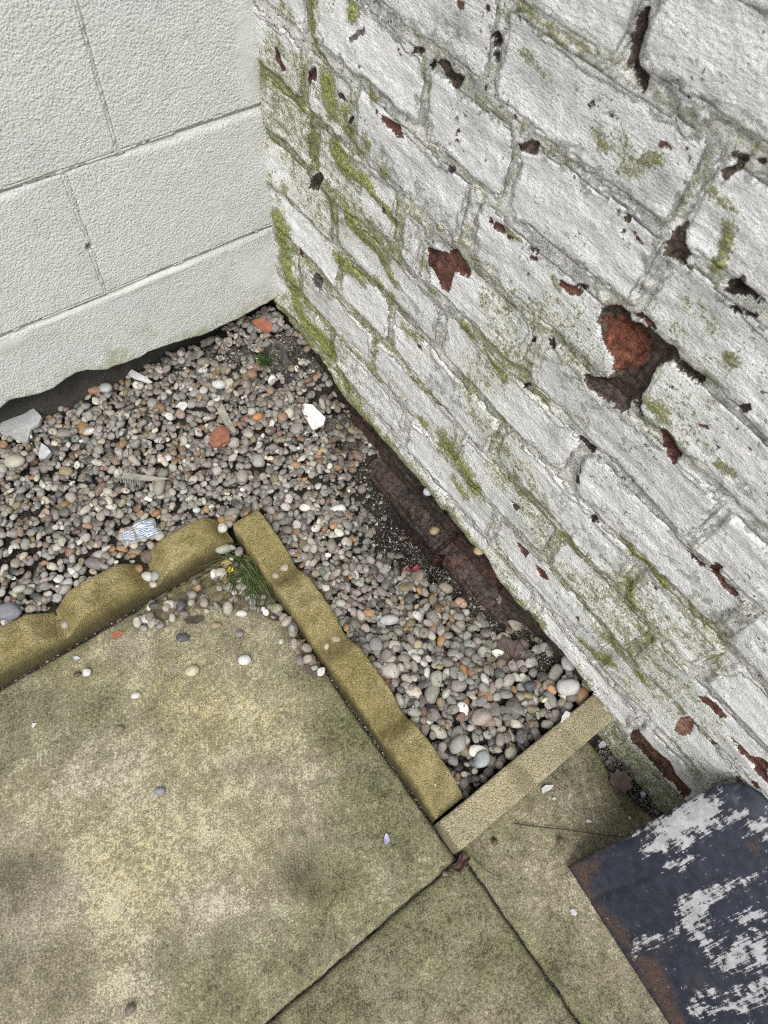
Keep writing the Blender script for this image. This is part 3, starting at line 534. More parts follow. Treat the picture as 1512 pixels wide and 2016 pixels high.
def mat_wall():
    n = NT('flaking masonry paint')
    peel, moss, joint, grime, crum_a = n.attr('peel'), n.attr('moss'), n.attr('joint'), n.attr('grime'), n.attr('crum')
    pcol = n.attr('pcol', True)
    n1 = n.noise(11, 5, .6); n2 = n.noise(70, 7, .68); n3 = n.noise(320, 4, .6); n5 = n.noise(33, 6, .65)
    tone = n.attr('tone')
    vm = n.t.nodes.new('ShaderNodeVectorMath'); vm.operation = 'ADD'
    n.lk(n.co, vm.inputs[0]); n.lk(n.math('MULTIPLY', tone, 7.0), vm.inputs[1])
    bco = vm.outputs[0]
    streak = n.noise(1, 5, .62, n.mapv((60, 48, 300), (0.06, 0, 0), bco))
    fine = n.noise(1, 4, .65, n.mapv((260, 130, 400), (0.10, 0, 0), bco))
    fine = n.math('MULTIPLY', fine, n.step(n.math('ADD', n5, n.math('MULTIPLY', n.math('SUBTRACT', tone, .5), .3)), .36, .62, .45, 1.25))
    # paint: clean chalky white, patchy, brushed along the courses
    base = n.mix(n.step(n2, .38, .62), (.755, .758, .745), (.945, .94, .918))
    base = n.mix(n.step(streak, .35, .7, .0, .45), base, (.90, .90, .89))
    base = n.mix(n.step(fine, .36, .26, 0, .2), base, (.45, .46, .45))
    base = n.mix(n.math('MULTIPLY', n.step(tone, .5, 1.0), .5), base, n.mix(1.0, base, (.90, .905, .90), 'MULTIPLY'))
    # weathering: grey dirt held in brush lines and pores
    gsum = n.math('ADD', n.math('MULTIPLY', grime, .42), n.math('MULTIPLY', n5, .62))
    gsum = n.math('ADD', gsum, n.math('MULTIPLY', n.math('SUBTRACT', n2, .5), .55))
    gsum = n.math('ADD', gsum, n.math('MULTIPLY', n.math('SUBTRACT', streak, .5), .32))
    base = n.mix(n.step(gsum, .45, .76, 0, .62), base, (.38, .39, .36))
    # joints: greyish green tint over thin paint
    jm = n.math('MULTIPLY', joint, n.step(n.math('ADD', n.math('MULTIPLY', n1, .5), n.math('MULTIPLY', n2, .6)), .38, .66))
    base = n.mix(n.math('MULTIPLY', jm, .45), base, (.58, .575, .42))
    # porous crumbly white in joints, with the shade of the hollows painted in
    nc = n.noise(1, 5, .72, n.mapv((170, 150, 250), (.06, 0, 0)))
    cm = n.step(n.math('ADD', crum_a, n.math('MULTIPLY', n.math('SUBTRACT', n2, .5), 1.5)), .36, .72)
    ccol = n.mix(n.step(nc, .37, .52), (.78, .775, .65), (.96, .955, .91))
    ccol = n.mix(n.step(nc, .335, .305), ccol, (.075, .068, .05))
    base = n.mix(n.math('MULTIPLY', cm, .8), base, ccol)
    # pores and specks
    spk = n.math('MULTIPLY', n.step(n.noise(190, 2, .5), .635, .69), n.step(n.math('ADD', n.noise(17, 3, .6), n.math('MULTIPLY', joint, .14)), .52, .62))
    base = n.mix(n.math('MULTIPLY', spk, .85), base, (.085, .075, .06))
    spk2 = n.math('MULTIPLY', n.step(n.noise(420, 2, .6), .60, .68), n.step(n.math('ADD', n5, n.math('MULTIPLY', grime, .2)), .48, .66))
    base = n.mix(n.math('MULTIPLY', spk2, .6), base, (.20, .195, .17))
    # algae and moss
    mm = n.math('ADD', moss, n.math('MULTIPLY', n.math('SUBTRACT', n2, .5), 1.5))
    mm = n.math('ADD', mm, n.math('MULTIPLY', n.math('SUBTRACT', n3, .5), 1.3))
    mm = n.math('ADD', mm, n.math('MULTIPLY', n.math('SUBTRACT', streak, .5), .8))
    mm = n.math('MULTIPLY', mm, n.step(moss, .02, .2))
    base = n.mix(n.step(mm, .12, .50, 0, .55), base, (.60, .62, .36))
    gcol = n.mix(n.step(n.math('ADD', n3, n.math('MULTIPLY', n.math('SUBTRACT', nc, .5), .5)), .36, .64), (.075, .095, .014), (.45, .48, .10))
    base = n.mix(n.step(mm, .38, .86, 0, .93), base, gcol)
    # flaked patches
    nz = n.math('ADD', n.math('MULTIPLY', n.math('SUBTRACT', n.noise(150, 4, .7), .5), .013), n.math('MULTIPLY', n.math('SUBTRACT', n3, .5), .004))
    pv = n.math('ADD', peel, nz)
    pm = n.step(pv, -.0003, .0006)
    rim = n.math('SUBTRACT', n.step(pv, -.006, -.0005), pm, clamp=True)
    base = n.mix(n.math('MULTIPLY', rim, .55), base, (.90, .895, .87))
    pc = n.mix(n.step(n.noise(110, 6, .75), .36, .66), n.mix(.6, pcol, (.015, .012, .010)), n.mix(.16, pcol, (.5, .36, .28)))
    pc = n.mix(n.step(n.noise(260, 3, .7), .62, .70, 0, .5), pc, (.40, .36, .32))
    base = n.mix(pm, base, pc)
    h = n.math('ADD', n.math('MULTIPLY', fine, 1.0), n.math('MULTIPLY', streak, .4))
    h = n.math('ADD', h, n.math('MULTIPLY', n2, 1.0))
    nb = n.bump(h, .0040, 1.0)
    nb = n.bump(n.math('MULTIPLY', cm, nc), .0042, 1.0, nb)
    nb = n.bump(n.math('SUBTRACT', n.math('MULTIPLY', n.step(mm, .35, .8), n.math('ADD', n3, .3)), n.math('ADD', pm, n.math('MULTIPLY', spk, .9))), .0025, .9, nb)
    return n.done(base, n.step(pm, 0, 1, .55, .6), nb, .4)

def mat_block():
    n = NT('stippled cream masonry paint')
    n1 = n.noise(5, 4, .55); n2 = n.noise(40, 6, .6); n3 = n.noise(430, 3, .6); n4 = n.noise(210, 3, .6)
    grime = n.attr('grime'); smoothp = n.attr('patch')
    base = n.mix(n.step(n1, .35, .65), (.61, .62, .605), (.64, .645, .61))
    base = n.mix(n.step(n.noise(26, 7, .7), .48, .70, 0, .42), base, (.42, .43, .37))
    base = n.mix(n.step(n2, .40, .70, 0, .40), base, (.56, .575, .535))
    base = n.mix(n.step(n.noise(9, 5, .6), .55, .75, 0, .45), base, (.54, .555, .45))
    base = n.mix(n.step(n.math('ADD', grime, n.math('MULTIPLY', n.math('SUBTRACT', n2, .5), 1.4)), .25, .9, 0, .8), base, (.36, .38, .24))
    pit = n.step(n3, .58, .70)
    base = n.mix(n.math('MULTIPLY', pit, n.step(smoothp, 0, 1, .30, .05)), base, (.36, .36, .33))
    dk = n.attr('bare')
    base = n.mix(dk, base, n.mix(n.noise(60, 5, .7), (.012, .011, .010), (.075, .07, .062)))  # near black: the hole, and shade painted on the footing
    h = n.math('ADD', n.math('MULTIPLY', n3, .55), n.math('ADD', n.math('MULTIPLY', n4, .5), n.math('MULTIPLY', n.vor(310, 'SMOOTH_F1'), -.55)))
    nb = n.bump(n.math('MULTIPLY', h, n.step(smoothp, 0, 1, 1.0, .25)), .0030, 1.0)
    return n.done(base, .75, nb, .25)

def mat_slab():
    n = NT('weathered concrete paving')
    g, d, p, y = n.attr('green'), n.attr('dark'), n.attr('pale'), n.attr('yellow')
    n1 = n.noise(7, 5, .6); n2 = n.noise(45, 6, .68); n3 = n.noise(400, 3, .6); n4 = n.noise(700, 3, .7); n5 = n.noise(150, 5, .74); n6 = n.noise(18, 5, .65)
    w = n.t.nodes.new('ShaderNodeTexWave'); w.inputs['Scale'].default_value = 62; w.inputs['Distortion'].default_value = 3.5; w.inputs['Detail Scale'].default_value = 12
    n.lk(n.mapv((1, 1, 1), (0, 0, .5)), w.inputs['Vector'])
    # worn aggregate: light grains over dark olive pores, lighter where scuffed and along painted-in lit edges
    gr = n.math('ADD', n.math('MULTIPLY', n3, .46), n.math('MULTIPLY', n5, .44))
    gr = n.math('ADD', gr, n.math('MULTIPLY', n4, .18))
    gr = n.math('ADD', gr, n.math('MULTIPLY', n.math('SUBTRACT', n6, .5), .34))
    gr = n.math('ADD', gr, n.math('MULTIPLY', n.math('SUBTRACT', n2, .5), .22))
    gr = n.math('ADD', gr, n.math('MULTIPLY', n.math('SUBTRACT', p, .15), .085))
    gr = n.math('ADD', gr, n.math('MULTIPLY', y, .035))
    gr = n.math('SUBTRACT', gr, n.math('MULTIPLY', g, .070))
    gr = n.math('ADD', gr, n.math('MULTIPLY', n.math('SUBTRACT', w.outputs[1], .5), .022))
    base = n.mix(n.step(gr, .35, .525), (.080, .073, .042), (.250, .226, .142))
    base = n.mix(n.step(gr, .52, .67), base, (.57, .525, .37))
    base = n.mix(n.step(n1, .40, .66, 0, .5), base, n.mix(1.0, base, (1.0, .99, 1.16), 'MULTIPLY'))
    base = n.mix(n.step(n.math('ADD', y, n.math('MULTIPLY', n.math('SUBTRACT', n2, .5), 1.2)), .15, .9, 0, .8), base, n.mix(1.0, base, (1.12, 1.06, .78), 'MULTIPLY'))
    base = n.mix(n.step(n.math('ADD', g, n.math('MULTIPLY', n.math('SUBTRACT', n2, .5), 1.3)), .2, .95, 0, .9), base, n.mix(1.0, base, (.70, .78, .58), 'MULTIPLY'))
    base = n.mix(n.step(n.math('ADD', d, n.math('ADD', n.math('MULTIPLY', n.math('SUBTRACT', n5, .5), 1.9), n.math('MULTIPLY', n.math('SUBTRACT', n2, .5), 1.6))), .34, .72, 0, .82), base, n.mix(1.0, base, (.49, .47, .47), 'MULTIPLY'))
    base = n.mix(n.step(n.noise(640, 2, .6), .64, .72, 0, .75), base, (.62, .58, .44))
    base = n.mix(n.step(n.noise(75, 2, .5), .74, .77, 0, .8), base, (.05, .045, .038))
    nb = n.bump(n.math('ADD', n.math('MULTIPLY', n3, 1.0), n.math('ADD', n5, n.math('MULTIPLY', w.outputs[1], .08))), .0028, 1.0)
    return n.done(base, .85, nb, .25)

def mat_kerb(name, c1, c2, c3, gr):
    n = NT(name)
    n1 = n.noise(13, 5, .6); n2 = n.noise(70, 5, .65); n3 = n.noise(480, 3, .7); v = n.vor(420)
    base = n.mix(n.step(n1, .36, .64), c1, c2)
    base = n.mix(n.step(n2, .42, .72, 0, .65), base, c3)
    base = n.mix(n.step(n.noise(24, 4, .6), .50, .68, 0, gr), base, (.085, .085, .018))
    base = n.mix(n.step(n3, .44, .64, 0, .75), base, (.065, .052, .018))
    base = n.mix(n.step(n.noise(610, 2, .6), .56, .66, 0, .8), base, (.50, .42, .23))
    base = n.mix(n.step(n.attr('soil'), .0, 1, 0, .85), base, (.055, .05, .022))  # soil also carries shade and algae painted on the side faces
    nb = n.bump(n.math('ADD', n.math('MULTIPLY', n3, .9), n.math('ADD', n.math('MULTIPLY', v, -.6), n2)), .0030, 1.0)
    return n.done(base, .9, nb, .2)

def mat_pebble():
    n = NT('river pebble')
    c = n.attr('pcol', True)
    n1 = n.noise(95, 4, .6, dist=.6); n2 = n.noise(620, 4, .7); n3 = n.noise(240, 3, .6)
    base = n.mix(n.step(n1, .40, .66, 0, .42), c, n.mix(.5, c, (.10, .085, .07)))
    base = n.mix(n.step(n3, .50, .68, 0, .36), base, n.mix(.55, c, (.60, .56, .50)))
    base = n.mix(n.step(n2, .57, .70, 0, .45), base, (.07, .06, .05))
    vein = n.vor(85, 'DISTANCE_TO_EDGE')
    base = n.mix(n.math('MULTIPLY', n.step(vein, .0, .035, .5, 0), n.step(n.noise(30, 2), .52, .6)), base, (.62, .59, .54))
    base = n.mix(n.step(n.math('ADD', n.math('MULTIPLY', n.noise(38, 4, .6), .7), n.math('MULTIPLY', n2, .4)), .50, .66, 0, .45), base, (.20, .18, .15))
    nb = n.bump(n.math('ADD', n2, n1), .0009, .8)
    return n.done(base, n.step(n1, .3, .7, .42, .68), nb, .38)

def mat_soil():
    n = NT('damp gritty soil')
    n2 = n.noise(60, 6, .7); n3 = n.noise(420, 4, .7); v = n.vor(260)
    base = n.mix(n.step(n2, .35, .65), (.014, .012, .010), (.048, .040, .032))
    base = n.mix(n.step(n3, .55, .68, 0, .7), base, (.22, .20, .17))
    base = n.mix(n.math('MULTIPLY', n.step(n.attr('gritty'), .2, .9, 0, .75), n.step(n2, .35, .6)), base, n.mix(n3, (.07, .06, .05), (.25, .23, .20)))
    nb = n.bump(n.math('ADD', n.math('MULTIPLY', v, -1), n2), .005, 1.0)
    return n.done(base, .9, nb, .25)

def mat_plain(name, c1, c2, sc=80, rough=.7, bump=.0008, spec=.3, c3=None, th=.6):
    n = NT(name)
    a = n.noise(sc, 5, .65); b = n.noise(sc * 4.3, 3, .65)
    base = n.mix(n.step(a, .34, .66), c1, c2)
    if c3: base = n.mix(n.step(b, th, th + .08, 0, .8), base, c3)
    return n.done(base, rough, n.bump(n.math('ADD', a, b), bump, .9), spec)

def mat_sheet():
    n = NT('navy steel with plaster smears')
    w, r = n.attr('smear'), n.attr('rust')
    # brushed direction runs along the sheet's slope
    sm = n.noise(1, 5, .65, n.attr_vec('uvm', (30, 420, 1))); s2 = n.noise(1, 5, .65, n.attr_vec('uvm', (14, 130, 1)))
    n2 = n.noise(75, 6, .68); n3 = n.noise(330, 4, .65)
    base = n.mix(n.step(n2, .35, .68), (.013, .016, .026), (.027, .032, .049))
    base = n.mix(n.step(sm, .60, .74, 0, .30), base, (.16, .17, .19))
    base = n.mix(n.step(n.noise(9, 4, .6), .52, .7, 0, .5), base, (.055, .05, .052))
    rm = n.step(n.math('ADD', r, n.math('MULTIPLY', n.math('SUBTRACT', n2, .5), .05)), -.006, .014)
    base = n.mix(n.math('MULTIPLY', rm, .93), base, n.mix(n.step(n3, .35, .65), (.040, .026, .021), (.095, .058, .046)))
    sv = n.math('ADD', w, n.math('MULTIPLY', n.math('SUBTRACT', sm, .55), .042))
    sv = n.math('ADD', sv, n.math('MULTIPLY', n.math('SUBTRACT', s2, .52), .060))
    sv = n.math('ADD', sv, n.math('MULTIPLY', n.math('SUBTRACT', n2, .5), .066))
    sv = n.math('ADD', sv, n.math('MULTIPLY', n.math('SUBTRACT', n3, .5), .020))
    wm = n.step(sv, -.0030, .0034)
    pc = n.mix(n.step(n2, .35, .68), (.27, .265, .275), (.44, .43, .445))
    pc = n.mix(n.step(n3, .55, .7, 0, .5), pc, (.30, .28, .27))
    base = n.mix(n.math('MULTIPLY', wm, .97), base, pc)
    fl = n.math('MULTIPLY', n.step(n.noise(240, 3, .6), .66, .70), n.step(s2, .47, .6))
    base = n.mix(n.math('MULTIPLY', fl, .7), base, (.5, .49, .5))
    nb = n.bump(n.math('ADD', n.math('MULTIPLY', wm, 1.0), n.math('MULTIPLY', n3, .35)), .0012, .9)
    return n.done(base, n.step(wm, 0, 1, .52, .85), nb, .35)

def attr_vec(s, name, sc):
    a = s.t.nodes.new('ShaderNodeAttribute'); a.attribute_name = name
    m = s.t.nodes.new('ShaderNodeMapping'); s.t.links.new(a.outputs['Vector'], m.inputs[0]); m.inputs['Scale'].default_value = sc
    return m.outputs[0]
NT.attr_vec = attr_vec

M_WALL, M_BLOCK, M_SLAB, M_PEB, M_SOIL = mat_wall(), mat_block(), mat_slab(), mat_pebble(), mat_soil()
M_SILT = mat_plain('sandy silt', (.085, .068, .042), (.19, .16, .105), 70, .9, .002, .2, (.30, .27, .20), .62)
M_KERB = mat_kerb('ochre sandy concrete', (.29, .235, .092), (.43, .36, .18), (.20, .165, .058), .5)
M_KERB2 = mat_kerb('buff concrete', (.52, .46, .30), (.38, .34, .24), (.36, .315, .20), .12)

# ------------------------------------------------------------------ ground levels
GP = np.array(GRAVEL_PTS)
def gravel_z(x, y):
    x = np.asarray(x, float); y = np.asarray(y, float)
    num = 0; den = 0
    for a, b, z in GP:
        w = 1.0 / ((x - a) ** 2 + (y - b) ** 2 + 2e-4) ** 1.8
        num = num + w * z; den = den + w
    return num / den
def bare_soil(x, y):
    e = 0
    for a, b, r, s in BARE:
        e = np.maximum(e, s * np.exp(-(((x - a) ** 2 + (y - b) ** 2) / (r * r)) ** 1.5))
    return e

# ------------------------------------------------------------------ right wall: painted brick
WX = 0.515
def build_brick_wall():
    root = empty('painted_brick_wall', (WX, 0.3, 0.0), 'old brick wall in flaking white paint with green moss and bare red patches', 'wall')
    st = 0.0034
    ys = np.arange(-0.52, 0.965, st); zs = np.arange(-0.13, 1.10, st)
    Y, Z = np.meshgrid(ys, zs, indexing='ij')
    lip = np.interp(Y, LIP[0], LIP[1])
    lip = .45 * lip + .55 * np.interp(Y, [-.6, -.03, .0, .30, .60, .85, 1.0], [-.3, -.1, .078, .102, .105, .135, .15]) + 0.008 * fbm(Y * 40, Z * 0 + 3, 5, 3)
    # courses
    wob = 0.010 * fbm(Y * 8, Z * 4, 21, 3) + 0.006 * fbm(Y * 30, Z * 40, 22, 3) + .003 * fbm(Y * 110, Z * 110, 23, 2)
    Zw = Z + wob
    Yw = Y + 0.013 * fbm(Y * 9, Z * 11, 31, 3) + .006 * fbm(Y * 70, Z * 70, 32, 3)
    tone = np.full_like(Y, .5); hgt = np.zeros_like(Y); sdb = np.full_like(Y, -1.0); bid = np.full(Y.shape, -1)
    nb = 0
    for k, perps in COURSES.items():
        z0 = 0.15 + 0.09 * k
        for a, b in zip(perps[:-1], perps[1:]):
            y0, y1 = min(a, b), max(a, b)
            cy, cz = (y0 + y1) / 2, z0 + 0.045
            hy, hz = (y1 - y0) / 2 - 0.0050 - 0.006 * RG.random(), 0.045 - 0.0040 - 0.0055 * RG.random()
            cz += RG.normal() * 0.0026
            rr = 0.004 + 0.013 * RG.random() ** 1.5
            m = (np.abs(Y - cy) < hy + 0.05) & (np.abs(Z - cz) < 0.09)
            if not m.any(): continue
            qx = np.abs(Yw[m] - cy) - hy + rr; qz = np.abs(Zw[m] - cz + RG.normal() * 0.012 * (Yw[m] - cy)) - hz + rr
            d = -(np.hypot(np.maximum(qx, 0), np.maximum(qz, 0)) + np.minimum(np.maximum(qx, qz), 0) - rr)
            proud = 0.0030 + 0.0034 * RG.random()
            prof = sst(-0.004, 0.0042, d + 0.004 * fbm(Y[m] * 60, Z[m] * 60, 40 + nb, 3))
            tilt = RG.normal() * 0.02 * (Y[m] - cy) + RG.normal() * 0.035 * (Z[m] - cz)
            h = prof * (proud + tilt)
            hg = hgt[m]; s0 = sdb[m]; bb = bid[m]
            up = d > s0
            hg = np.maximum(hg, h); bb = np.where(up & (d > -0.001), nb, bb); s0 = np.maximum(s0, d)
            tn = tone[m]; tone[m] = np.where(up & (d > -.002), RG.random(), tn)
            hgt[m] = hg; sdb[m] = s0; bid[m] = bb
            nb += 1
    joint = 1 - sst(-0.003, 0.007, sdb)
    jw = 1 - sst(0.0, 0.014, sdb + .010 * fbm(Y * 34, Z * 44, 63, 3))
    fill = sst(0.42, 0.62, 0.5 + fbm(Y * 8, Z * 8, 61, 3))
    fill2 = sst(.40, .60, .5 + fbm(Y * 15, Z * 15, 62, 3))
    soft = 1 - .72 * sst(.50, .68, Z) * sst(.72, .50, Y)          # thick old paint drowns the joints here
    hgt = hgt * soft + (1 - soft) * .0062 + joint * soft * (fill * 0.0046 - 0.0016 + .0022 * fill2)
    hgt += (.0035 + .0035 * (1 - soft)) * fbm(Y * 14, Z * 22, 71, 4) + 0.0016 * fbm(Y * 70, Z * 120, 75, 3) + 0.0036 * fbm(Y * 11 + Z * 2, Z * 75, 73, 3)
    # crumbly ragged joints
    hgt += (.3 + joint) * 0.0035 * fbm(Y * 120, Z * 130, 77, 3)
    # bare brick footing below the paint's ragged lower edge
    und = sst(0.004, -0.005, Z - lip)
    far = sst(-0.03, 0.02, Y)
    hgt = hgt - und * (0.006 + 0.014 * far)
    hgt += sst(0.05, 0.012, Z - lip) * sst(-0.006, 0.004, Z - lip) * 0.006 * far
    fk = np.floor((Z - 0.004 + 0.006 * fbm(Y * 8, Z * 8, 81, 2)) / 0.085); ft = (Z - 0.004) / 0.085 - fk
    fyo = (Y + 0.12 * (fk % 2)) / 0.235; fyk = np.floor(fyo); fyt = fyo - fyk
    fd = np.minimum(np.minimum(ft, 1 - ft) * 0.085, np.minimum(fyt, 1 - fyt) * 0.235) + 0.004 * fbm(Y * 50, Z * 50, 83, 3)
    led = 0.004 + .010 * fbm(Y * 14, Z * 0, 87, 3)
    hgt += und * far * sst(.004, -.004, Z - led) * .034
    hgt += und * far * (sst(0.002, 0.010, fd) * 0.015 - 0.008 + 0.006 * fbm(Y * 30, Z * 30, 85, 3))
    fbid = np.where((und > 0.5) & (far > .5) & (fd > 0.006), 1000 + ((fk + 5) * 20 + fyk + 5).astype(int), -1)
    bid = np.where(und > 0.5, fbid, bid)
    # fillet and bulges in the corner
    hgt += 0.004 * sst(0.86, 0.935, Y) * (1 + fbm(Y * 10, Z * 14, 91, 3))
    # peeled patches
    peel = np.full(Y.shape, -0.05); pcol = np.zeros(Y.shape + (3,)); dep = np.zeros_like(Y)
    pcol[:] = PC['r']
    orange = np.zeros_like(Y)
    for t, dp, fl in PEELS:
        p = np.array(fl).reshape(-1, 2) * 1e-4
        m = (Y > p[:, 0].min() - .03) & (Y < p[:, 0].max() + .03) & (Z > p[:, 1].min() - .03) & (Z < p[:, 1].max() + .03)
        if not m.any(): continue
        s = poly_sd(Y[m], Z[m], fl)
        sn = s + 0.004 * fbm(Y[m] * 120, Z[m] * 120, 95, 3)
        e = 0.004 + 0.0002 * dp
        dep[m] = np.maximum(dep[m], dp * 1e-3 * sst(-0.001, e, sn))
        pk = peel[m]; pcm = pcol[m]
        if t == 'o':
            orange[m] = np.maximum(orange[m], sst(-0.002, 0.003, sn))
        up = s > pk
        if t == 'w' or t == 'o': up = s > 0
        pcm[up] = PC[t]
        pcol[m] = pcm; peel[m] = np.maximum(pk, s)
    hgt -= dep
    hgt += orange * 0.010 * fbm(Y * 55, Z * 75, 97, 3) * 1.6
    hgt += sst(-.001, .003, peel) * .0045 * fbm(Y * 95, Z * 120, 98, 3)
    # dark bare footing colours
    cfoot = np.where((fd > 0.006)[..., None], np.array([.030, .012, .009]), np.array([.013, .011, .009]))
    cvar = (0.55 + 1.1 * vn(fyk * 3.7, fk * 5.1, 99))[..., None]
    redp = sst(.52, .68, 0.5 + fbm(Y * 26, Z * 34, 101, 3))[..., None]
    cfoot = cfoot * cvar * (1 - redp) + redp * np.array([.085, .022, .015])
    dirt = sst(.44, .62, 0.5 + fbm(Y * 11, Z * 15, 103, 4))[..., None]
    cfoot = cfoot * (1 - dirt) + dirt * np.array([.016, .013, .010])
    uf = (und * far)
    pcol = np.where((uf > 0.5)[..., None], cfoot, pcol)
    peel = np.where(far > .5, np.maximum(peel, (lip - Z)), peel)
    # moss, joints, dirt
    moss = np.zeros_like(Y)
    Ym = Y + .028 * fbm(Y * 22, Z * 30, 105, 4); Zm = Z + .022 * fbm(Y * 22, Z * 30, 107, 4)
    for r, s, fl in MOSSES:
        p = np.array(fl).reshape(-1, 2) * 1e-4; R = r * 1e-4 * 1.9
        m = (Y > p[:, 0].min() - R * 2) & (Y < p[:, 0].max() + R * 2) & (Z > p[:, 1].min() - R * 2) & (Z < p[:, 1].max() + R * 2)
        d = line_d(Ym[m], Zm[m], fl)
        moss[m] = np.maximum(moss[m], s * np.exp(-(d / (r * 1e-4 * 1.45)) ** 2))
    moss = np.maximum(moss, (.20 + .36 * soft) * joint * sst(.47, .64, 0.5 + fbm(Y * 6, Z * 6, 111, 3)))
    moss = np.maximum(moss, (0.36 + .16 * joint) * (.5 + .5 * soft) * sst(.47, .66, 0.5 + fbm(Y * 5, Z * 6, 115, 4)))
    moss = np.maximum(moss, (.42 + .30 * joint) * sst(.52, .82, Y) * sst(.36, .56, .5 + fbm(Y * 9, Z * 7, 127, 4)))
    lipz = Z - lip
    moss = np.maximum(moss, .62 * sst(0.05, 0.006, lipz) * sst(-.004, .004, lipz) * sst(.25, .5, .5 + fbm(Y * 12, Z * 20, 117, 3)) * far)
    near = (1 - far) * sst(0.10, 0.03, Z)
    moss = np.maximum(moss, .55 * near)
    hgt += 0.003 * sst(.5, .95, moss) * vn(Y * 300, Z * 300, 119)
    grime = np.zeros_like(Y)
    for a, b, r, s in GRIMES:
        grime = np.maximum(grime, s * np.exp(-((Y - a * 1e-4) ** 2 + (Z - b * 1e-4) ** 2) / (r * 1e-4) ** 2))
    grime = np.maximum(grime, .7 * sst(0.045, 0.0, lipz) * far)
    crum = jw * (.35 + .75 * sst(.42, .60, .5 + fbm(Y * 9, Z * 12, 121, 3))) + .34 * sst(.52, .70, .5 + fbm(Y * 9, Z * 16, 123, 4))
    crum = np.clip(crum, 0, 1) * (1 - und)
    hgt += crum * .0042 * fbm(Y * 110, Z * 130, 125, 2) * (1 - und)
    V = np.stack([WX - hgt, Y, Z], -1).reshape(-1, 3)
    at = dict(tone=tone.ravel(), crum=crum.ravel(), peel=peel.ravel(), moss=moss.ravel(), joint=(joint * (.25 + .75 * soft)).ravel(), grime=grime.ravel(), pcol=pcol.reshape(-1, 3))
    F = grid_faces(*Y.shape)[:, ::-1]
    fb = np.stack([bid.ravel()[F[:, k]] for k in range(4)], 1)
    same = (fb == fb[:, :1]).all(1)
    fid = np.where(same, fb[:, 0], -1)
    for b in np.unique(fid):
        sel = F[fid == b]
        if b < 0:
            v, f, a = submesh(V, sel, at, (0.03, 0, 0)); mk('mortar', v, f, M_WALL, root, a)
        elif len(sel) > 12:
            v, f, a = submesh(V, sel, at, (0.03, 0, 0)); mk('brick', v, f, M_WALL, root, a)
    # solid core behind the skin
    bx = lambda a, b: box(a, b)
    v, f = box((WX + 0.045, -0.52, -0.13), (WX + 0.22, 0.965, 1.10))
    mk('wall_core', v, f, M_WALL, root, dict(peel=np.full(8, -.05), moss=np.zeros(8), joint=np.zeros(8), crum=np.zeros(8), tone=np.zeros(8), grime=np.zeros(8), pcol=np.zeros((8, 3))), smooth=False)
    return root

def box(a, b):
    v = np.array([[x, y, z] for x in (a[0], b[0]) for y in (a[1], b[1]) for z in (a[2], b[2])])
    f = np.array([[0, 1, 3, 2], [4, 6, 7, 5], [0, 4, 5, 1], [2, 3, 7, 6], [0, 2, 6, 4], [1, 5, 7, 3]])
    return v, f

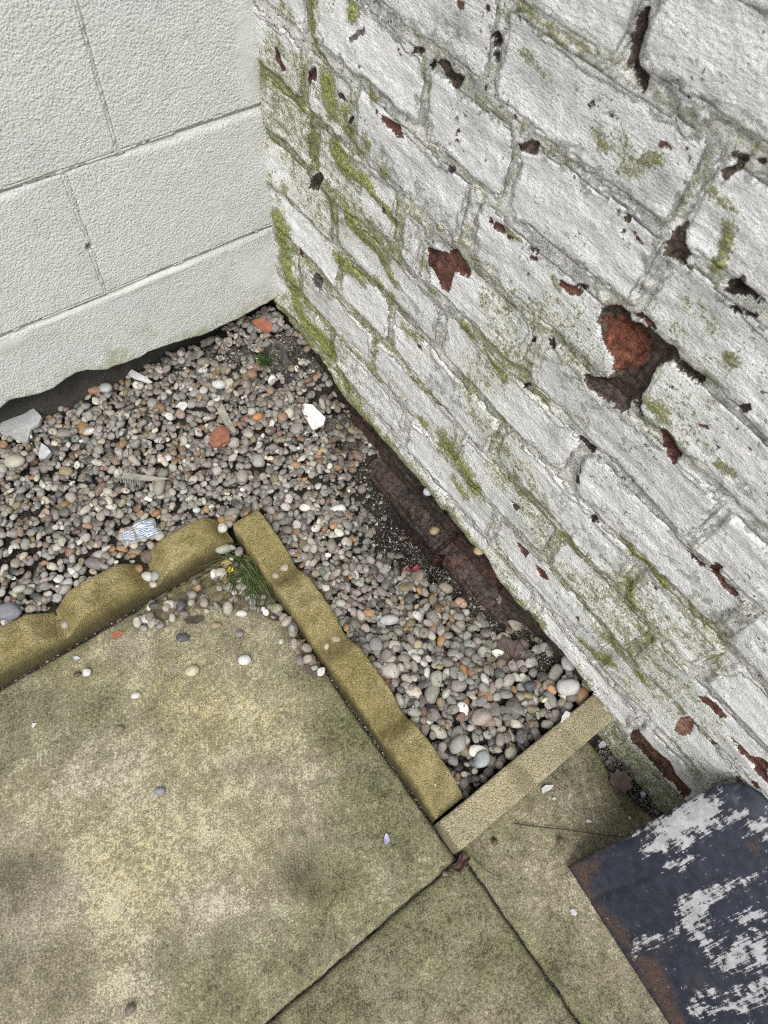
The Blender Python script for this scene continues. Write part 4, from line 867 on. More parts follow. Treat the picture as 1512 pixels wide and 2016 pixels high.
# ------------------------------------------------------------------ left wall: painted blocks
BY = 0.925
def build_block_wall():
    root = empty('block_wall', (0.1, BY, 0.15), 'smooth white painted blockwork wall with a ragged bottom edge above gravel', 'wall')
    st = 0.0027
    xs = np.arange(-0.55, 0.548, st); zs = np.arange(0.10, 1.02, st)
    X, Z = np.meshgrid(xs, zs, indexing='ij')
    low = np.interp(X, BLOCK_LOW[0], BLOCK_LOW[1]) + 0.004 * fbm(X * 60, Z * 0, 201, 3)
    wob = 0.004 * fbm(X * 6, Z * 6, 203, 3) + 0.0034 * fbm(X * 40, Z * 40, 205, 3)
    hgt = 0.002 * fbm(X * 9, Z * 9, 207, 4) + 0.0009 * fbm(X * 130, Z * 130, 209, 3)
    bid = np.full(X.shape, -1); nb = 0
    jd = np.full(X.shape, 1.0); jt = np.full(X.shape, 1.0); jx = np.full(X.shape, 1.0)
    for (z0, z1, perps) in BLOCKS:
        for a, b in zip(perps[:-1], perps[1:]):
            d = np.minimum(np.minimum(X + wob - a, b - X - wob), np.minimum(Z + wob - z0, z1 - Z - wob))
            ins = d > 0
            bid[ins] = nb
            jd = np.where(ins, d, jd)
            jt = np.where(ins, z1 - Z - wob, jt); jx = np.where(ins, X + wob - a, jx)
            hgt += np.where(ins, RG.normal() * 0.0012 + RG.normal() * 0.006 * (X - (a + b) / 2) * 0.2, 0)
            nb += 1
    jl = sst(0.30, 0.52, 0.5 + fbm(X * 5, Z * 5, 211, 2))
    # bed joints: the block above overhangs a little, the one below is struck back to it
    hgt -= (.0016 + .0036 * jl) * (1 - sst(.0, .004 + .011 * jl, jt)) * .9
    hgt -= (.0003 + .0010 * jl) * (1 - sst(.0, .006, jx))
    hgt += 0.0035 * sst(.40, .54, X) * fbm(X * 26, Z * 22, 215, 4) * sst(.34, .28, Z)
    hgt -= 0.010 * sst(0.008, 0, Z - low) + 0.006 * sst(0.525, 0.545, X)
    hgt -= 0.016 * sst(0.003, 0.0, np.hypot((X - .1947) * 1.3, Z - .4254) - .003)
    patch = np.zeros_like(X)
    for a, b, r1, r2 in ((.489, .621, .018, .07), (.47, .25, .04, .04), (.14, .327, .07, .006), (.28, .325, .08, .007), (.02, .315, .04, .012)):
        patch = np.maximum(patch, np.exp(-(((X - a) / r1) ** 2 + ((Z - b) / r2) ** 2) ** 2))
    hgt += 0.002 * patch
    grime = np.zeros_like(X)
    for a, b, r, s in BLOCK_GRIME:
        grime = np.maximum(grime, s * np.exp(-((X - a) ** 2 + ((Z - b) / 1.2) ** 2) / r ** 2))
    grime = np.maximum(grime, .5 * sst(.07, .0, Z - low) * (.5 + vn(X * 12, Z * 12, 231)))
    hole = sst(0.0025, 0.0, np.hypot((X - .1947) * 1.3, Z - .4254) - .0025)
    crack = np.where(X > .528, sst(.50, .60, .5 + fbm(X * 60, Z * 22, 217, 3)), 0)
    hgt -= 0.012 * crack
    V = np.stack([X, BY - hgt, Z], -1)
    at = dict(grime=grime.ravel(), patch=patch.ravel(), bare=np.maximum(hole, 0).ravel())
    # pull the vertices just under the ragged edge up to it so that the edge is clean
    below = Z < low
    V = V.reshape(-1, 3)
    F = grid_faces(*X.shape)
    cl = low.ravel(); zz = V[:, 2].copy()
    keep = (zz[F] > cl[F] - 0.0027).all(1)
    zz = np.maximum(zz, cl); V[:, 2] = zz
    F = F[keep]
    fb = np.stack([bid.ravel()[F[:, k]] for k in range(4)], 1)
    fid = np.where((fb == fb[:, :1]).all(1), fb[:, 0], -1)
    fid = np.where((jd.ravel()[F] < 0.0016).any(1), -1, fid)
    for b in np.unique(fid):
        v, f, a = submesh(V, F[fid == b], at, (0, 0.10, 0))
        mk('mortar' if b < 0 else 'concrete_block', v, f, M_BLOCK, root, a)
    # rough footing set back under the blocks, painted near black for the shadowed gap
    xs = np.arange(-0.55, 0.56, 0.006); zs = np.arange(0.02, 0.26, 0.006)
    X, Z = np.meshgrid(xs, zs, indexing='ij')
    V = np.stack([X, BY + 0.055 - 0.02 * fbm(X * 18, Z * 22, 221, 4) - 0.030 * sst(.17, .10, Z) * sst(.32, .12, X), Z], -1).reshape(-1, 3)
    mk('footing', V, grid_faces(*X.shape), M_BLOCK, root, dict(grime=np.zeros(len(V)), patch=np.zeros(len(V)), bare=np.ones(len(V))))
    v, f = box((-0.55, BY + 0.11, 0.02), (0.75, BY + 0.20, 1.02))
    mk('wall_core', v, f, M_BLOCK, root, dict(grime=np.zeros(8), patch=np.zeros(8), bare=np.zeros(8)), smooth=False)

# ------------------------------------------------------------------ paving
def build_paving():
    v, f = box((-2.5, -2.5, -0.22), (2.5, 2.5, -0.14))
    g = tag(mk('ground', v, f, M_SOIL, None, dict(gritty=np.zeros(8)), smooth=False), kind='structure')
    # soil in the joints and beside the wall
    xs = np.arange(-1.12, 0.56, 0.007); ys = np.arange(-1.00, 0.64, 0.007)
    X, Y = np.meshgrid(xs, ys, indexing='ij')
    Z = -0.0085 + 0.007 * fbm(X * 30, Y * 30, 301, 4)
    Z += -0.016 * sst(.44, .48, X) * sst(-.04, -.08, Y)
    Z -= 0.13 * sst(.246, .262, X) * sst(-.035, -.02, Y)      # the gravel bed lies lower here
    V = np.stack([X, Y, Z], -1).reshape(-1, 3)
    tag(mk('soil', V, grid_faces(*X.shape), M_SOIL, None, dict(gritty=np.zeros(len(V)))), kind='structure')
    sp = np.array(SPILL, float).reshape(-1, 2) * 1e-4
    xs = np.arange(sp[:, 0].min() - .02, .1915, 0.003); ys = np.arange(sp[:, 1].min() - .02, .576, 0.003)
    X, Y = np.meshgrid(xs, ys, indexing='ij')
    sdv = poly_sd(X, Y, SPILL) - .010 + .016 * fbm(X * 40, Y * 40, 341, 3)
    Z = np.clip(.0010 + sdv * .22, -.004, .007) + .002 * fbm(X * 120, Y * 120, 343, 3)
    tag(mk('soil', np.stack([X, Y, Z], -1).reshape(-1, 3), grid_faces(*X.shape)[(Z.ravel()[grid_faces(*X.shape)] > -.003).any(1)], M_SILT, None, dict(gritty=np.full(X.size, .7))), kind='structure')
    root = empty('patio_paving', (0, 0, 0), kind='structure')
    for (x0, x1, y0, y1, dz, tx, ty) in SLABS:
        st = 0.006
        xs = np.linspace(x0, x1, max(3, int((x1 - x0) / st))); ys = np.linspace(y0, y1, max(3, int((y1 - y0) / st)))
        X, Y = np.meshgrid(xs, ys, indexing='ij')
        e = np.minimum(np.minimum(X - x0, x1 - X), np.minimum(Y - y0, y1 - Y))
        ed = sst(0.0, 0.012, e)
        Xw = X + (1 - ed) * 0.004 * fbm(X * 50, Y * 50, 311, 3); Yw = Y + (1 - ed) * 0.004 * fbm(X * 50, Y * 50, 312, 3)
        if x1 > 0.4: Xw = Xw + sst(.43, .478, X) * 0.012 * fbm(X * 25, Y * 25, 313, 4) * 1.5
        Z = dz + tx * (X - x0) + ty * (Y - y0) - 0.005 * (1 - sst(0, 0.009, e)) ** 2 + 0.0022 * fbm(X * 6, Y * 6, 315, 3) + 0.0009 * fbm(X * 80, Y * 80, 317, 3)
        # a shallow ridge of old cement across the big slab
        if -.5 < x0 < 0 and y1 > .3:
            dl = (X + .12) * .36 + (Y - .33) * .93
            Z += 0.0018 * sst(.004, -.004, dl) * sst(-.16, -.10, X) * sst(.10, .02, X)
        at = {}
        for k, nm in (('g', 'green'), ('d', 'dark'), ('p', 'pale'), ('y', 'yellow')):
            A = np.zeros_like(X)
            for t, a, b, r, s in BLOTCHES:
                if t == k:
                    q = ((X - a * 1e-4) ** 2 + (Y - b * 1e-4) ** 2) / (r * 1e-4) ** 2
                    A = np.maximum(A, s * np.exp(-q * (0.6 + 0.8 * vn(X * 14, Y * 14, 320 + r))))
            at[nm] = A
        at['pale'] = np.maximum(at['pale'], .5 * (1 - sst(.002, .016, e)))  # lit slab edges painted in as a pale rim
        at['green'] = np.maximum(at['green'], .75 * (1 - sst(.0, .055, e)) * sst(.2, .6, .5 + fbm(X * 14, Y * 14, 331, 3)))
        if y1 < .3: at['pale'] = at['pale'] * .7 - .30
        at['dark'] = np.maximum(at['dark'], .5 * (1 - sst(.0, .004, e)))
        at = {k: a.ravel() for k, a in at.items()}
        V = np.stack([Xw, Yw, Z], -1).reshape(-1, 3)
        v, f, a = submesh(V, grid_faces(*X.shape), at, (0, 0, -0.045))
        mk('paving_slab', v, f, M_SLAB, root, a)

# ------------------------------------------------------------------ kerb edgings
def scallop(t, ph, per, lo, hi):
    u = ((t - ph) / per) % 1.0
    return lo + (hi - lo) * (.75 * sst(.0, .75, np.sin(np.pi * u)) + .25 * np.sin(np.pi * u))
def z_long(y): return scallop(y, 0.158, 0.1565, 0.036, 0.068)
def z_left(x): return scallop(x, -0.128, 0.160, 0.028, 0.068)
def build_kerb(name, label, axis, t0, t1, c0, c1, ztop, zb, mat, r=0.004, seed=0, rough=.0016, skew=0.0, stain=None):
    n = int((t1 - t0) / 0.0035) + 1
    t = np.linspace(t0, t1, n); w = c1 - c0
    cr = np.concatenate([[0, 0, 0, 0, 0], [r * .3, r], np.linspace(r * 2.2, w - r * 2.2, 9), [w - r, w - r * .3], [w] * 5])
    dz = np.concatenate([[None] * 5, [r * .3, 0], np.zeros(9), [0, r * .3], [None] * 5])
    V = np.zeros((n, len(cr), 3)); zt = ztop(t) if callable(ztop) else np.full(n, ztop)
    soil = np.zeros((n, len(cr)))
    for k in range(len(cr)):
        if dz[k] is None:
            q = k if k < 5 else len(cr) - 1 - k
            z = zb + (zt - r - zb) * (q / 4.0)
        else: z = zt - dz[k]
        nn = rough * 2.6 * fbm(t * 120, np.full(n, k * .9), 401 + seed, 3); n2 = .0035 * fbm(t * 16, np.full(n, k * .35), 411 + seed, 3)
        cc = c0 + cr[k] + (nn if dz[k] is None else 0) + n2 * (1 if k < len(cr) / 2 else -1) * .5 + skew * (t - t0)
        z = z + (nn + n2 * .4 if dz[k] is not None else 0)
        V[:, k] = np.stack([cc, t, z] if axis == 'y' else [t, cc, z], -1)
        soil[:, k] = (.75 if dz[k] is None else .0) * sst(.062, .02, z + .02 * fbm(t * 30, np.full(n, 1.), 423, 3)) + .25 * sst(.030, -.004, z + .012 * fbm(t * 30, np.full(n, 1.), 421, 3))  # paints shade and algae onto the side faces, plus soil at the foot
    if stain:
        for a, wd, am in stain:
            soil = np.maximum(soil, (am * np.exp(-((t - a) / wd) ** 2) * (.7 + .8 * vn(t * 60, t * 0, 431)))[:, None])
    F = grid_faces(n, len(cr))
    if axis == 'y': F = F
    else: F = F[:, ::-1]
    cap = [np.arange(len(cr))[None, :], (np.arange(len(cr)) + (n - 1) * len(cr))[::-1][None, :]]
    c = (t0 + t1) / 2
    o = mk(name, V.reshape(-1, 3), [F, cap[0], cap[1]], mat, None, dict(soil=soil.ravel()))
    o.data.polygons.foreach_set('use_smooth', [True] * len(F) + [False] * 2)
    p = ((c0 + c1) / 2, c, 0) if axis == 'y' else (c, (c0 + c1) / 2, 0)
    rebase(o, p)
    return tag(o, label, 'kerb')

# ------------------------------------------------------------------ pebbles
IC2, IF2 = ico(2); IC1, IF1 = ico(1)
IC3, IF3 = ico(3)
PAL = [((.21, .20, .187), 34), ((.31, .298, .278), 22), ((.215, .198, .175), 20), ((.42, .395, .335), 9), ((.28, .155, .07), 3.5), ((.165, .10, .072), 5),
       ((.06, .062, .066), 6), ((.17, .14, .075), 5), ((.60, .59, .565), 5), ((.265, .205, .17), 4)]
PW = np.array([w for _, w in PAL], float); PW /= PW.sum()
def pick_col():
    c = np.array(PAL[RG.choice(len(PAL), p=PW)][0]) * [1.0, .985, .945]
    return np.clip(c * np.exp(RG.normal() * .26) * (1 + RG.normal(size=3) * .03), .03, .85)
def rock_shape(base, ang, seed):
    """unit rock: rounded (ang 0) to faceted (ang 1)"""
    d = base; r = np.ones(len(d)); rs = np.random.default_rng(seed)
    for k in range(3):
        ax = rs.normal(size=3); ax /= np.linalg.norm(ax)
        r += rs.normal() * .12 * np.cos(2.2 * (d @ ax) + rs.random() * 6)
    if ang > 0:
        for k in range(9):
            ax = rs.normal(size=3); ax /= np.linalg.norm(ax); cut = .72 + .2 * rs.random()
            s = d @ ax; lim = cut / np.maximum(s, 1e-3)
            r = np.where(s > .3, np.minimum(r, r * (1 - ang) + ang * np.minimum(r, lim)), r)
    else:
        sq = 2.0 + .9 * rs.random()
        r *= (np.abs(d) ** sq).sum(1) ** (-1 / sq)
    return d * r[:, None]
def rotm(yaw, tx, ty):
    cy, sy = math.cos(yaw), math.sin(yaw)
    Rz = np.array([[cy, -sy, 0], [sy, cy, 0], [0, 0, 1]])
    Rx = np.array([[1, 0, 0], [0, math.cos(tx), -math.sin(tx)], [0, math.sin(tx), math.cos(tx)]])
    Ry = np.array([[math.cos(ty), 0, math.sin(ty)], [0, 1, 0], [-math.sin(ty), 0, math.cos(ty)]])
    return Rx @ Ry @ Rz

HG = None
def build_gravel():
    global HG
    gs = 0.002; x0, y0 = -0.42, -0.06
    nx, ny = int((0.54 - x0) / gs), int((0.99 - y0) / gs)
    gx = x0 + np.arange(nx) * gs; gy = y0 + np.arange(ny) * gs
    X, Y = np.meshgrid(gx, gy, indexing='ij')
    G = gravel_z(X, Y) + 0.006 * fbm(X * 12, Y * 12, 501, 3)
    E = bare_soil(X, Y)
    base = G - 0.015 * (1 - E) - 0.003
    Hh = base.copy()
    s = 3
    Xb, Yb, Zb, Eb = X[::s, ::s], Y[::s, ::s], base[::s, ::s], E[::s, ::s]
    Zb = Zb + 0.0035 * fbm(Xb * 130, Yb * 130, 503, 3) * (1 + Eb)
    V = np.stack([Xb, Yb, Zb], -1).reshape(-1, 3)
    F = grid_faces(*Xb.shape); cxy = V[F].mean(1)
    keep = ((cxy[:, 1] > .612) | (cxy[:, 0] > .222)) & (cxy[:, 1] > -.035)
    bed = mk('gravel_bed', V, F[keep], M_SOIL, None, dict(gritty=(Eb * sst(.60, .66, Yb)).ravel()))
    tag(bed, kind='structure')
    recs = []
    def inside(x, y, m):
        if y < -0.004 + m or x > 0.512 - m * .6 + (0.02 if 0.0 < y < .88 else 0) : return False
        if y > .97: return False
        if x > 0.2505 + m * .8: return True
        return y > 0.638 + m * .7 or (x > .188 and y > .60 + m * .7)
    def try_place(x, y, a, b, c, yaw, sink):
        R = max(a, b); r = int(math.ceil(R / gs))
        i = int(round((x - x0) / gs)); j = int(round((y - y0) / gs))
        if i - r < 0 or j - r < 0 or i + r >= nx or j + r >= ny: return None
        sl = (slice(i - r, i + r + 1), slice(j - r, j + r + 1))
        dx = X[sl] - x; dy = Y[sl] - y
        u = (dx * math.cos(yaw) + dy * math.sin(yaw)) / a; v = (-dx * math.sin(yaw) + dy * math.cos(yaw)) / b
        q = 1 - u * u - v * v
        m = q > 0
        if not m.any(): return None
        pr = c * np.sqrt(np.maximum(q, 0))
        z = (Hh[sl][m] + pr[m]).max() - sink * c
        return z, sl, m, pr
    tries = 0; fails = 0
    while tries < 24000 and fails < 2600:
        tries += 1
        big = RG.random()
        r = 0.0036 + 0.0036 * RG.random() if big < .52 else (0.0062 + .0034 * RG.random() if big < .965 else .0098 + .0035 * RG.random())
        best = None
        for k in range(9):
            if RG.random() < .62: x, y = RG.uniform(x0, .53), RG.uniform(.6, .97)
            else: x, y = RG.uniform(.25, .53), RG.uniform(0, .64)
            if not inside(x, y, r * .8): continue
            i = int((x - x0) / gs); j = int((y - y0) / gs)
            e = E[i, j]
            if RG.random() < min(.992, e * 1.12): continue
            sc = (.86 + .32 * max(0, min(1, (.5 - y) / .4)))
            df = G[i, j] - Hh[i, j] + RG.normal() * .002
            if best is None or df > best[0]: best = (df, x, y, e, sc)
        if best is None or best[0] < 0.0015: fails += 1; continue
        _, x, y, e, sc = best
        a = r * sc * RG.uniform(1.05, 1.5); b = r * sc * RG.uniform(.82, 1.08); c = r * sc * RG.uniform(.55, .85)
        yaw = RG.uniform(0, math.pi)
        t = try_place(x, y, a, b, c, yaw, .55 + .4 * e)
        if t is None: continue
        z, sl, m, pr = t
        i = int((x - x0) / gs); j = int((y - y0) / gs)
        if z + c > G[i, j] + 0.011: fails += 1; continue
        Hs = Hh[sl]; Hs[m] = np.maximum(Hs[m], z + pr[m]); Hh[sl] = Hs
        recs.append((x, y, z, a, b, c, yaw, z + c, sl))
    # pebbles spilt on the soil in the paving corner
    sp = np.array(SPILL, float).reshape(-1, 2) * 1e-4
    k = 0
    while k < 95:
        x = RG.uniform(sp[:, 0].min(), sp[:, 0].max()); y = RG.uniform(sp[:, 1].min(), sp[:, 1].max())
        if poly_sd(np.array([x]), np.array([y]), SPILL)[0] < 0: continue
        r = RG.uniform(.0035, .0085); k += 1
        i = int((x - x0) / gs); j = int((y - y0) / gs)
        Hs = Hh[i - 8:i + 9, j - 8:j + 9]
        if k == 1: Hh[(X < .188) & (Y < .575)] = 0.004
        a, b, c = r * RG.uniform(1.05, 1.5), r, r * RG.uniform(.6, .85); yaw = RG.uniform(0, 3.14)
        t = try_place(x, y, a, b, c, yaw, .45)
        if t is None: continue
        z, sl, m, pr = t
        Hs = Hh[sl]; Hs[m] = np.maximum(Hs[m], z + pr[m]); Hh[sl] = Hs
        recs.append((x, y, z, a, b, c, yaw, z + c, sl))
    HG = (Hh, x0, y0, gs)
    # what the camera sees largest
    info = []
    for q, (x, y, z, a, b, c, yaw, top, sl) in enumerate(recs):
        cx, cy = Hh[sl].shape[0] // 2, Hh[sl].shape[1] // 2
        cover = Hh[sl][cx, cy] - top
        d = CW.T @ np.array([x, y, z - CAM_H])
        px, py = d[0] / d[2] * 1365.985 + 756, d[1] / d[2] * 1365.985 + 1008
        vis = cover < .25 * c and 5 < px < 1507 and 5 < py < 2011
        info.append((vis, math.sqrt(a * b) / d[2] if cover < .004 else 0))
    order = sorted([q for q in range(len(recs)) if info[q][0]], key=lambda q: -info[q][1])
    single = set(order[:300])
    VV, FF, CC = [], [], []; off = 0
    for q, (x, y, z, a, b, c, yaw, top, sl) in enumerate(recs):
        ang = RG.choice([0, 0, 0, .35, .6, .95])
        hid = info[q][1] == 0
        bv, bf = (IC2, IF2) if hid else (IC3, IF3)
        v = rock_shape(bv, ang, 900 + q) * [a, b, c]
        v = v @ rotm(yaw, RG.normal() * .22, RG.normal() * .22).T
        col = pick_col()
        if q in single:
            v2 = v + [x, y, z]
            o = mk('pebble', v2, bf, M_PEB, bed, dict(pcol=np.tile(col, (len(v), 1))))
            rebase(o, (x, y, z))
        else:
            VV.append(v + [x, y, z]); FF.append(bf + off); CC.append(np.tile(col, (len(v), 1))); off += len(v)
    o = mk('small_pebbles', np.concatenate(VV), np.concatenate(FF), M_PEB, bed, dict(pcol=np.concatenate(CC))); o['kind'] = 'stuff'
    # bits of twig and stalk caught between the pebbles
    tw = []
    while len(tw) < 60:
        x, y = RG.uniform(x0 + .03, .52), RG.uniform(0.02, .93)
        if not inside(x, y, .004): continue
        an = RG.uniform(0, 6.28); L = RG.uniform(.008, .03); pp = []
        for t in np.linspace(-.5, .5, 5):
            qx, qy = x + L * t * math.cos(an), y + L * t * math.sin(an) + .002 * math.sin(t * 5)
            i = min(max(int((qx - x0) / gs), 0), nx - 1); j = min(max(int((qy - y0) / gs), 0), ny - 1)
            pp.append((qx, qy, Hh[i, j] + .001))
        zs_ = np.array([p[2] for p in pp]); zs_ = np.maximum(zs_, zs_.mean())
        v, f = tube([(p[0], p[1], z) for p, z in zip(pp, zs_)], RG.uniform(.0004, .0010), .0004, 5)
        tw.append((v, f[0]))
    v, f = join(tw); o = mk('twig_bits', v, f, M('twig'), bed); o['kind'] = 'stuff'
    # grit: 1 - 4 mm chips on bare soil and between pebbles
    VV, FF, CC = [], [], []; off = 0; k = 0
    while k < 15000:
        if RG.random() < .13:
            if RG.random() < .6: x, y = RG.uniform(.475, .512), RG.uniform(-.50, -.01)      # debris gap by the wall
            elif RG.random() < .5: x, y = RG.uniform(.182, .194), RG.uniform(0, .55)
            else: x, y = RG.uniform(-.3, .18), RG.uniform(.556, .578)
            r = RG.uniform(.0008, .0026); z = -0.012 + .004 * RG.random() - (.014 if x > .45 else 0)
            if RG.random() < .05 and x > .45: r *= 2.2
        else:
            x, y = RG.uniform(x0 + .02, .53), RG.uniform(0, .96)
            if not inside(x, y, 0): continue
            i = int((x - x0) / gs); j = int((y - y0) / gs)
            if RG.random() > .12 + .9 * E[i, j]: continue
            r = RG.uniform(.0006, .0022) if RG.random() < .85 else RG.uniform(.002, .0038)
            z = Hh[i, j] + r * .1
        v = rock_shape(IC1, .8, 9000 + k % 40) * r * [1, RG.uniform(.7, 1), RG.uniform(.5, .9)]
        v = v @ rotm(RG.uniform(0, 6), RG.normal() * .5, RG.normal() * .5).T + [x, y, z]
        c = np.array([.15, .135, .115]) * math.exp(RG.normal() * .6) if RG.random() < .95 else np.array([.65, .63, .6])
        VV.append(v); FF.append(IF1 + off); CC.append(np.tile(np.clip(c, .01, .8), (len(v), 1))); off += len(v); k += 1
    o = mk('grit', np.concatenate(VV), np.concatenate(FF), M_PEB, bed, dict(pcol=np.concatenate(CC)), smooth=False); o['kind'] = 'stuff'

def rest_z(x, y, where, rad=.008):
    if where == 's': return 0.0015
    if where == 'k': return float(z_long(np.array(y)) if x > .15 else z_left(np.array(x))) - .002
    if where == 'w': return 0.056
    if where == 'd': return -0.022
    if not isinstance(where, str): return where
    Hh, x0, y0, gs = HG
    i = int((x - x0) / gs); j = int((y - y0) / gs); r = max(1, int(rad / gs * .7))
    P = Hh[max(i - r, 0):i + r + 1, max(j - r, 0):j + r + 1]
    return float(np.quantile(P, .8))

def build_loose():
    for (name, cat, label, grp, x, y, where, a, b, c, yaw, col, ang) in LOOSE_PEBBLES:
        z = rest_z(x, y, where) + c * .82
        v = rock_shape(IC3, ang, int(abs(x * 7919 + y * 104729) * 1000) % 99991) * [a, b, c]
        v = v @ rotm(yaw, RG.normal() * .06, RG.normal() * .06).T + [x, y, z]
        o = mk(name, v, IF3, M_PEB, None, dict(pcol=np.tile(np.array(col) * .84, (len(v), 1))))
        rebase(o, (x, y, z - c)); tag(o, label, cat, None, grp)

def prism(outline, z0, th, tilt=(0, 0), curl=0.0, seed=0, rough=.0006, zf=None, rings=4):
    """solid plate from an outline: domed/curled top, matching underside, closed rim"""
    p = np.array(outline, float).reshape(-1, 2); n0 = len(p)
    q = []
    for k in range(n0):
        a, b = p[k], p[(k + 1) % n0]; m = max(1, int(np.linalg.norm(b - a) / .004))
        for t in range(m): q.append(a + (b - a) * t / m)
    p = np.array(q); c = p.mean(0); n = len(p)
    p = p + np.stack([.0008 * fbm(p[:, 0] * 300, p[:, 1] * 300, seed, 2) * 2, .0008 * fbm(p[:, 0] * 300, p[:, 1] * 300, seed + 5, 2) * 2], 1)
    R = max(np.linalg.norm(p - c, axis=1))
    top = [c + (p - c) * f for f in np.linspace(1, .12, rings)]
    V = []; 
    for s in (1, 0):
        for rg in top:
            rel = rg - c
            z = z0 + rel[:, 0] * tilt[0] + rel[:, 1] * tilt[1] + curl * (np.linalg.norm(rel, axis=1) / R) ** 2
            z = z + rough * 2 * fbm(rg[:, 0] * 160, rg[:, 1] * 160, seed + 9, 3)
            if zf is not None: z = z + zf(rg[:, 0], rg[:, 1])
            V.append(np.stack([rg[:, 0], rg[:, 1], z + (th if s else 0)], 1))
    V = np.concatenate(V); F = []
    i = np.arange(n); j = (i + 1) % n
    for s in (0, 1):
        o = s * rings * n
        for k in range(rings - 1):
            f = np.stack([o + k * n + i, o + k * n + j, o + (k + 1) * n + j, o + (k + 1) * n + i], 1)
            F.append(f if s == 0 else f[:, ::-1])
    F.append(np.stack([rings * n + i, rings * n + j, j, i], 1))
    caps = [((rings - 1) * n + i)[None, :], (rings * n + (rings - 1) * n + i)[::-1][None, :]]
    return V, [np.concatenate(F)] + caps, c

MATS = {}
def M(key):
    if key in MATS: return MATS[key]
    d = dict(
        whitepaint=lambda: mat_plain('white painted render chip', (.66, .66, .63), (.82, .82, .80), 90, .75, .001, .3, (.10, .09, .08), .57),
        slate=lambda: mat_plain('grey slate', (.30, .31, .31), (.40, .41, .40), 40, .6, .0006, .35, (.16, .16, .14), .62),
        greyshard=lambda: mat_plain('pale grey shard', (.40, .41, .43), (.50, .51, .53), 60, .5, .0004, .4),
        whiteflake=lambda: mat_plain('white flake', (.46, .455, .45), (.62, .61, .60), 60, .55, .0005, .35),
        brick=lambda: mat_plain('broken red brick', (.22, .095, .06), (.32, .15, .10), 60, .85, .003, .2, (.12, .06, .045), .6),
        stick=lambda: mat_plain('weathered grey mortar', (.22, .21, .17), (.36, .35, .29), 90, .85, .002, .2, (.10, .10, .07), .58),
        bluestone=lambda: mat_plain('blue grey stone', (.16, .17, .19), (.30, .31, .33), 45, .7, .002, .3, (.10, .09, .09), .6),
        comb=lambda: mat_plain('weathered grey plastic', (.20, .195, .17), (.32, .31, .27), 60, .6, .0006, .3, (.12, .11, .09), .6),
        leaf=lambda: mat_plain('dead brown leaf', (.075, .055, .047), (.135, .10, .085), 60, .7, .0008, .3),
        vein=lambda: mat_plain('leaf vein', (.035, .022, .02), (.05, .03, .028), 60, .7, .0004, .3),
        darkleaf=lambda: mat_plain('wet dark leaf', (.030, .013, .010), (.065, .030, .021), 90, .45, .001, .4),
        twig=lambda: mat_plain('dark twig', (.045, .036, .028), (.08, .065, .05), 120, .8, .0005, .2),
        red=lambda: mat_plain('red foil wrapper', (.27, .008, .024), (.42, .02, .045), 60, .35, .0006, .5),
        whiteplastic=lambda: mat_plain('white plastic', (.72, .70, .68), (.82, .80, .78), 60, .4, .0004, .4),
        purple=lambda: mat_plain('mauve plastic scrap', (.22, .19, .36), (.46, .42, .58), 160, .5, .0004, .4),
        terracotta=lambda: mat_plain('terracotta shard', (.28, .11, .065), (.36, .16, .10), 90, .8, .001, .2, (.18, .08, .06), .62),
        yellow=lambda: mat_plain('yellow printed scrap', (.72, .50, .02), (.80, .62, .06), 60, .4, .0004, .4),
        shell=lambda: mat_plain('grey snail shell', (.34, .36, .30), (.55, .55, .47), 70, .45, .0005, .4),
        grass=lambda: mat_plain('grass blade', (.050, .088, .020), (.10, .145, .045), 40, .5, .0003, .35),
        drygrass=lambda: mat_plain('dry grass blade', (.20, .17, .09), (.28, .24, .13), 40, .7, .0003, .3),
        weed=lambda: mat_plain('weed leaf', (.022, .045, .010), (.05, .085, .02), 60, .5, .0004, .3),
        steel=lambda: mat_sheet())
    MATS[key] = d[key](); return MATS[key]

def build_shards():
    for (name, cat, label, key, where, th, tilt, curl, lift, out) in SHARDS:
        o2 = np.array(out, float) * 1e-4; c = o2.reshape(-1, 2).mean(0)
        rad = float(np.linalg.norm(o2.reshape(-1, 2) - c, axis=1).mean())
        z = rest_z(c[0], c[1], where, rad) + lift * 1e-3
        V, F, c = prism(o2, z, th * 1e-3, tilt, curl * 1e-3, len(label))
        o = mk(name, V, F, M(key), None, None, smooth=False)
        rebase(o, (c[0], c[1], z)); tag(o, label, cat)

def tube(pts, r0, r1, n=6):
    pts = np.array(pts, float); V = []; m = len(pts)
    for k in range(m):
        d = pts[min(k + 1, m - 1)] - pts[max(k - 1, 0)]; d /= np.linalg.norm(d)
        a = np.cross(d, [0, 0, 1.0]); a = a / np.linalg.norm(a) if np.linalg.norm(a) > 1e-3 else np.array([1., 0, 0])
        b = np.cross(d, a); r = r0 + (r1 - r0) * k / (m - 1)
        for q in range(n):
            t = 2 * math.pi * q / n; V.append(pts[k] + r * (a * math.cos(t) + b * math.sin(t)))
    i = np.arange(m - 1)[:, None] * n; q = np.arange(n)[None]; q1 = (q + 1) % n
    F = np.stack([i + q, i + q1, i + n + q1, i + n + q], -1).reshape(-1, 4)
    return np.array(V), [F, np.arange(n)[::-1][None], (np.arange(n) + (m - 1) * n)[None]]

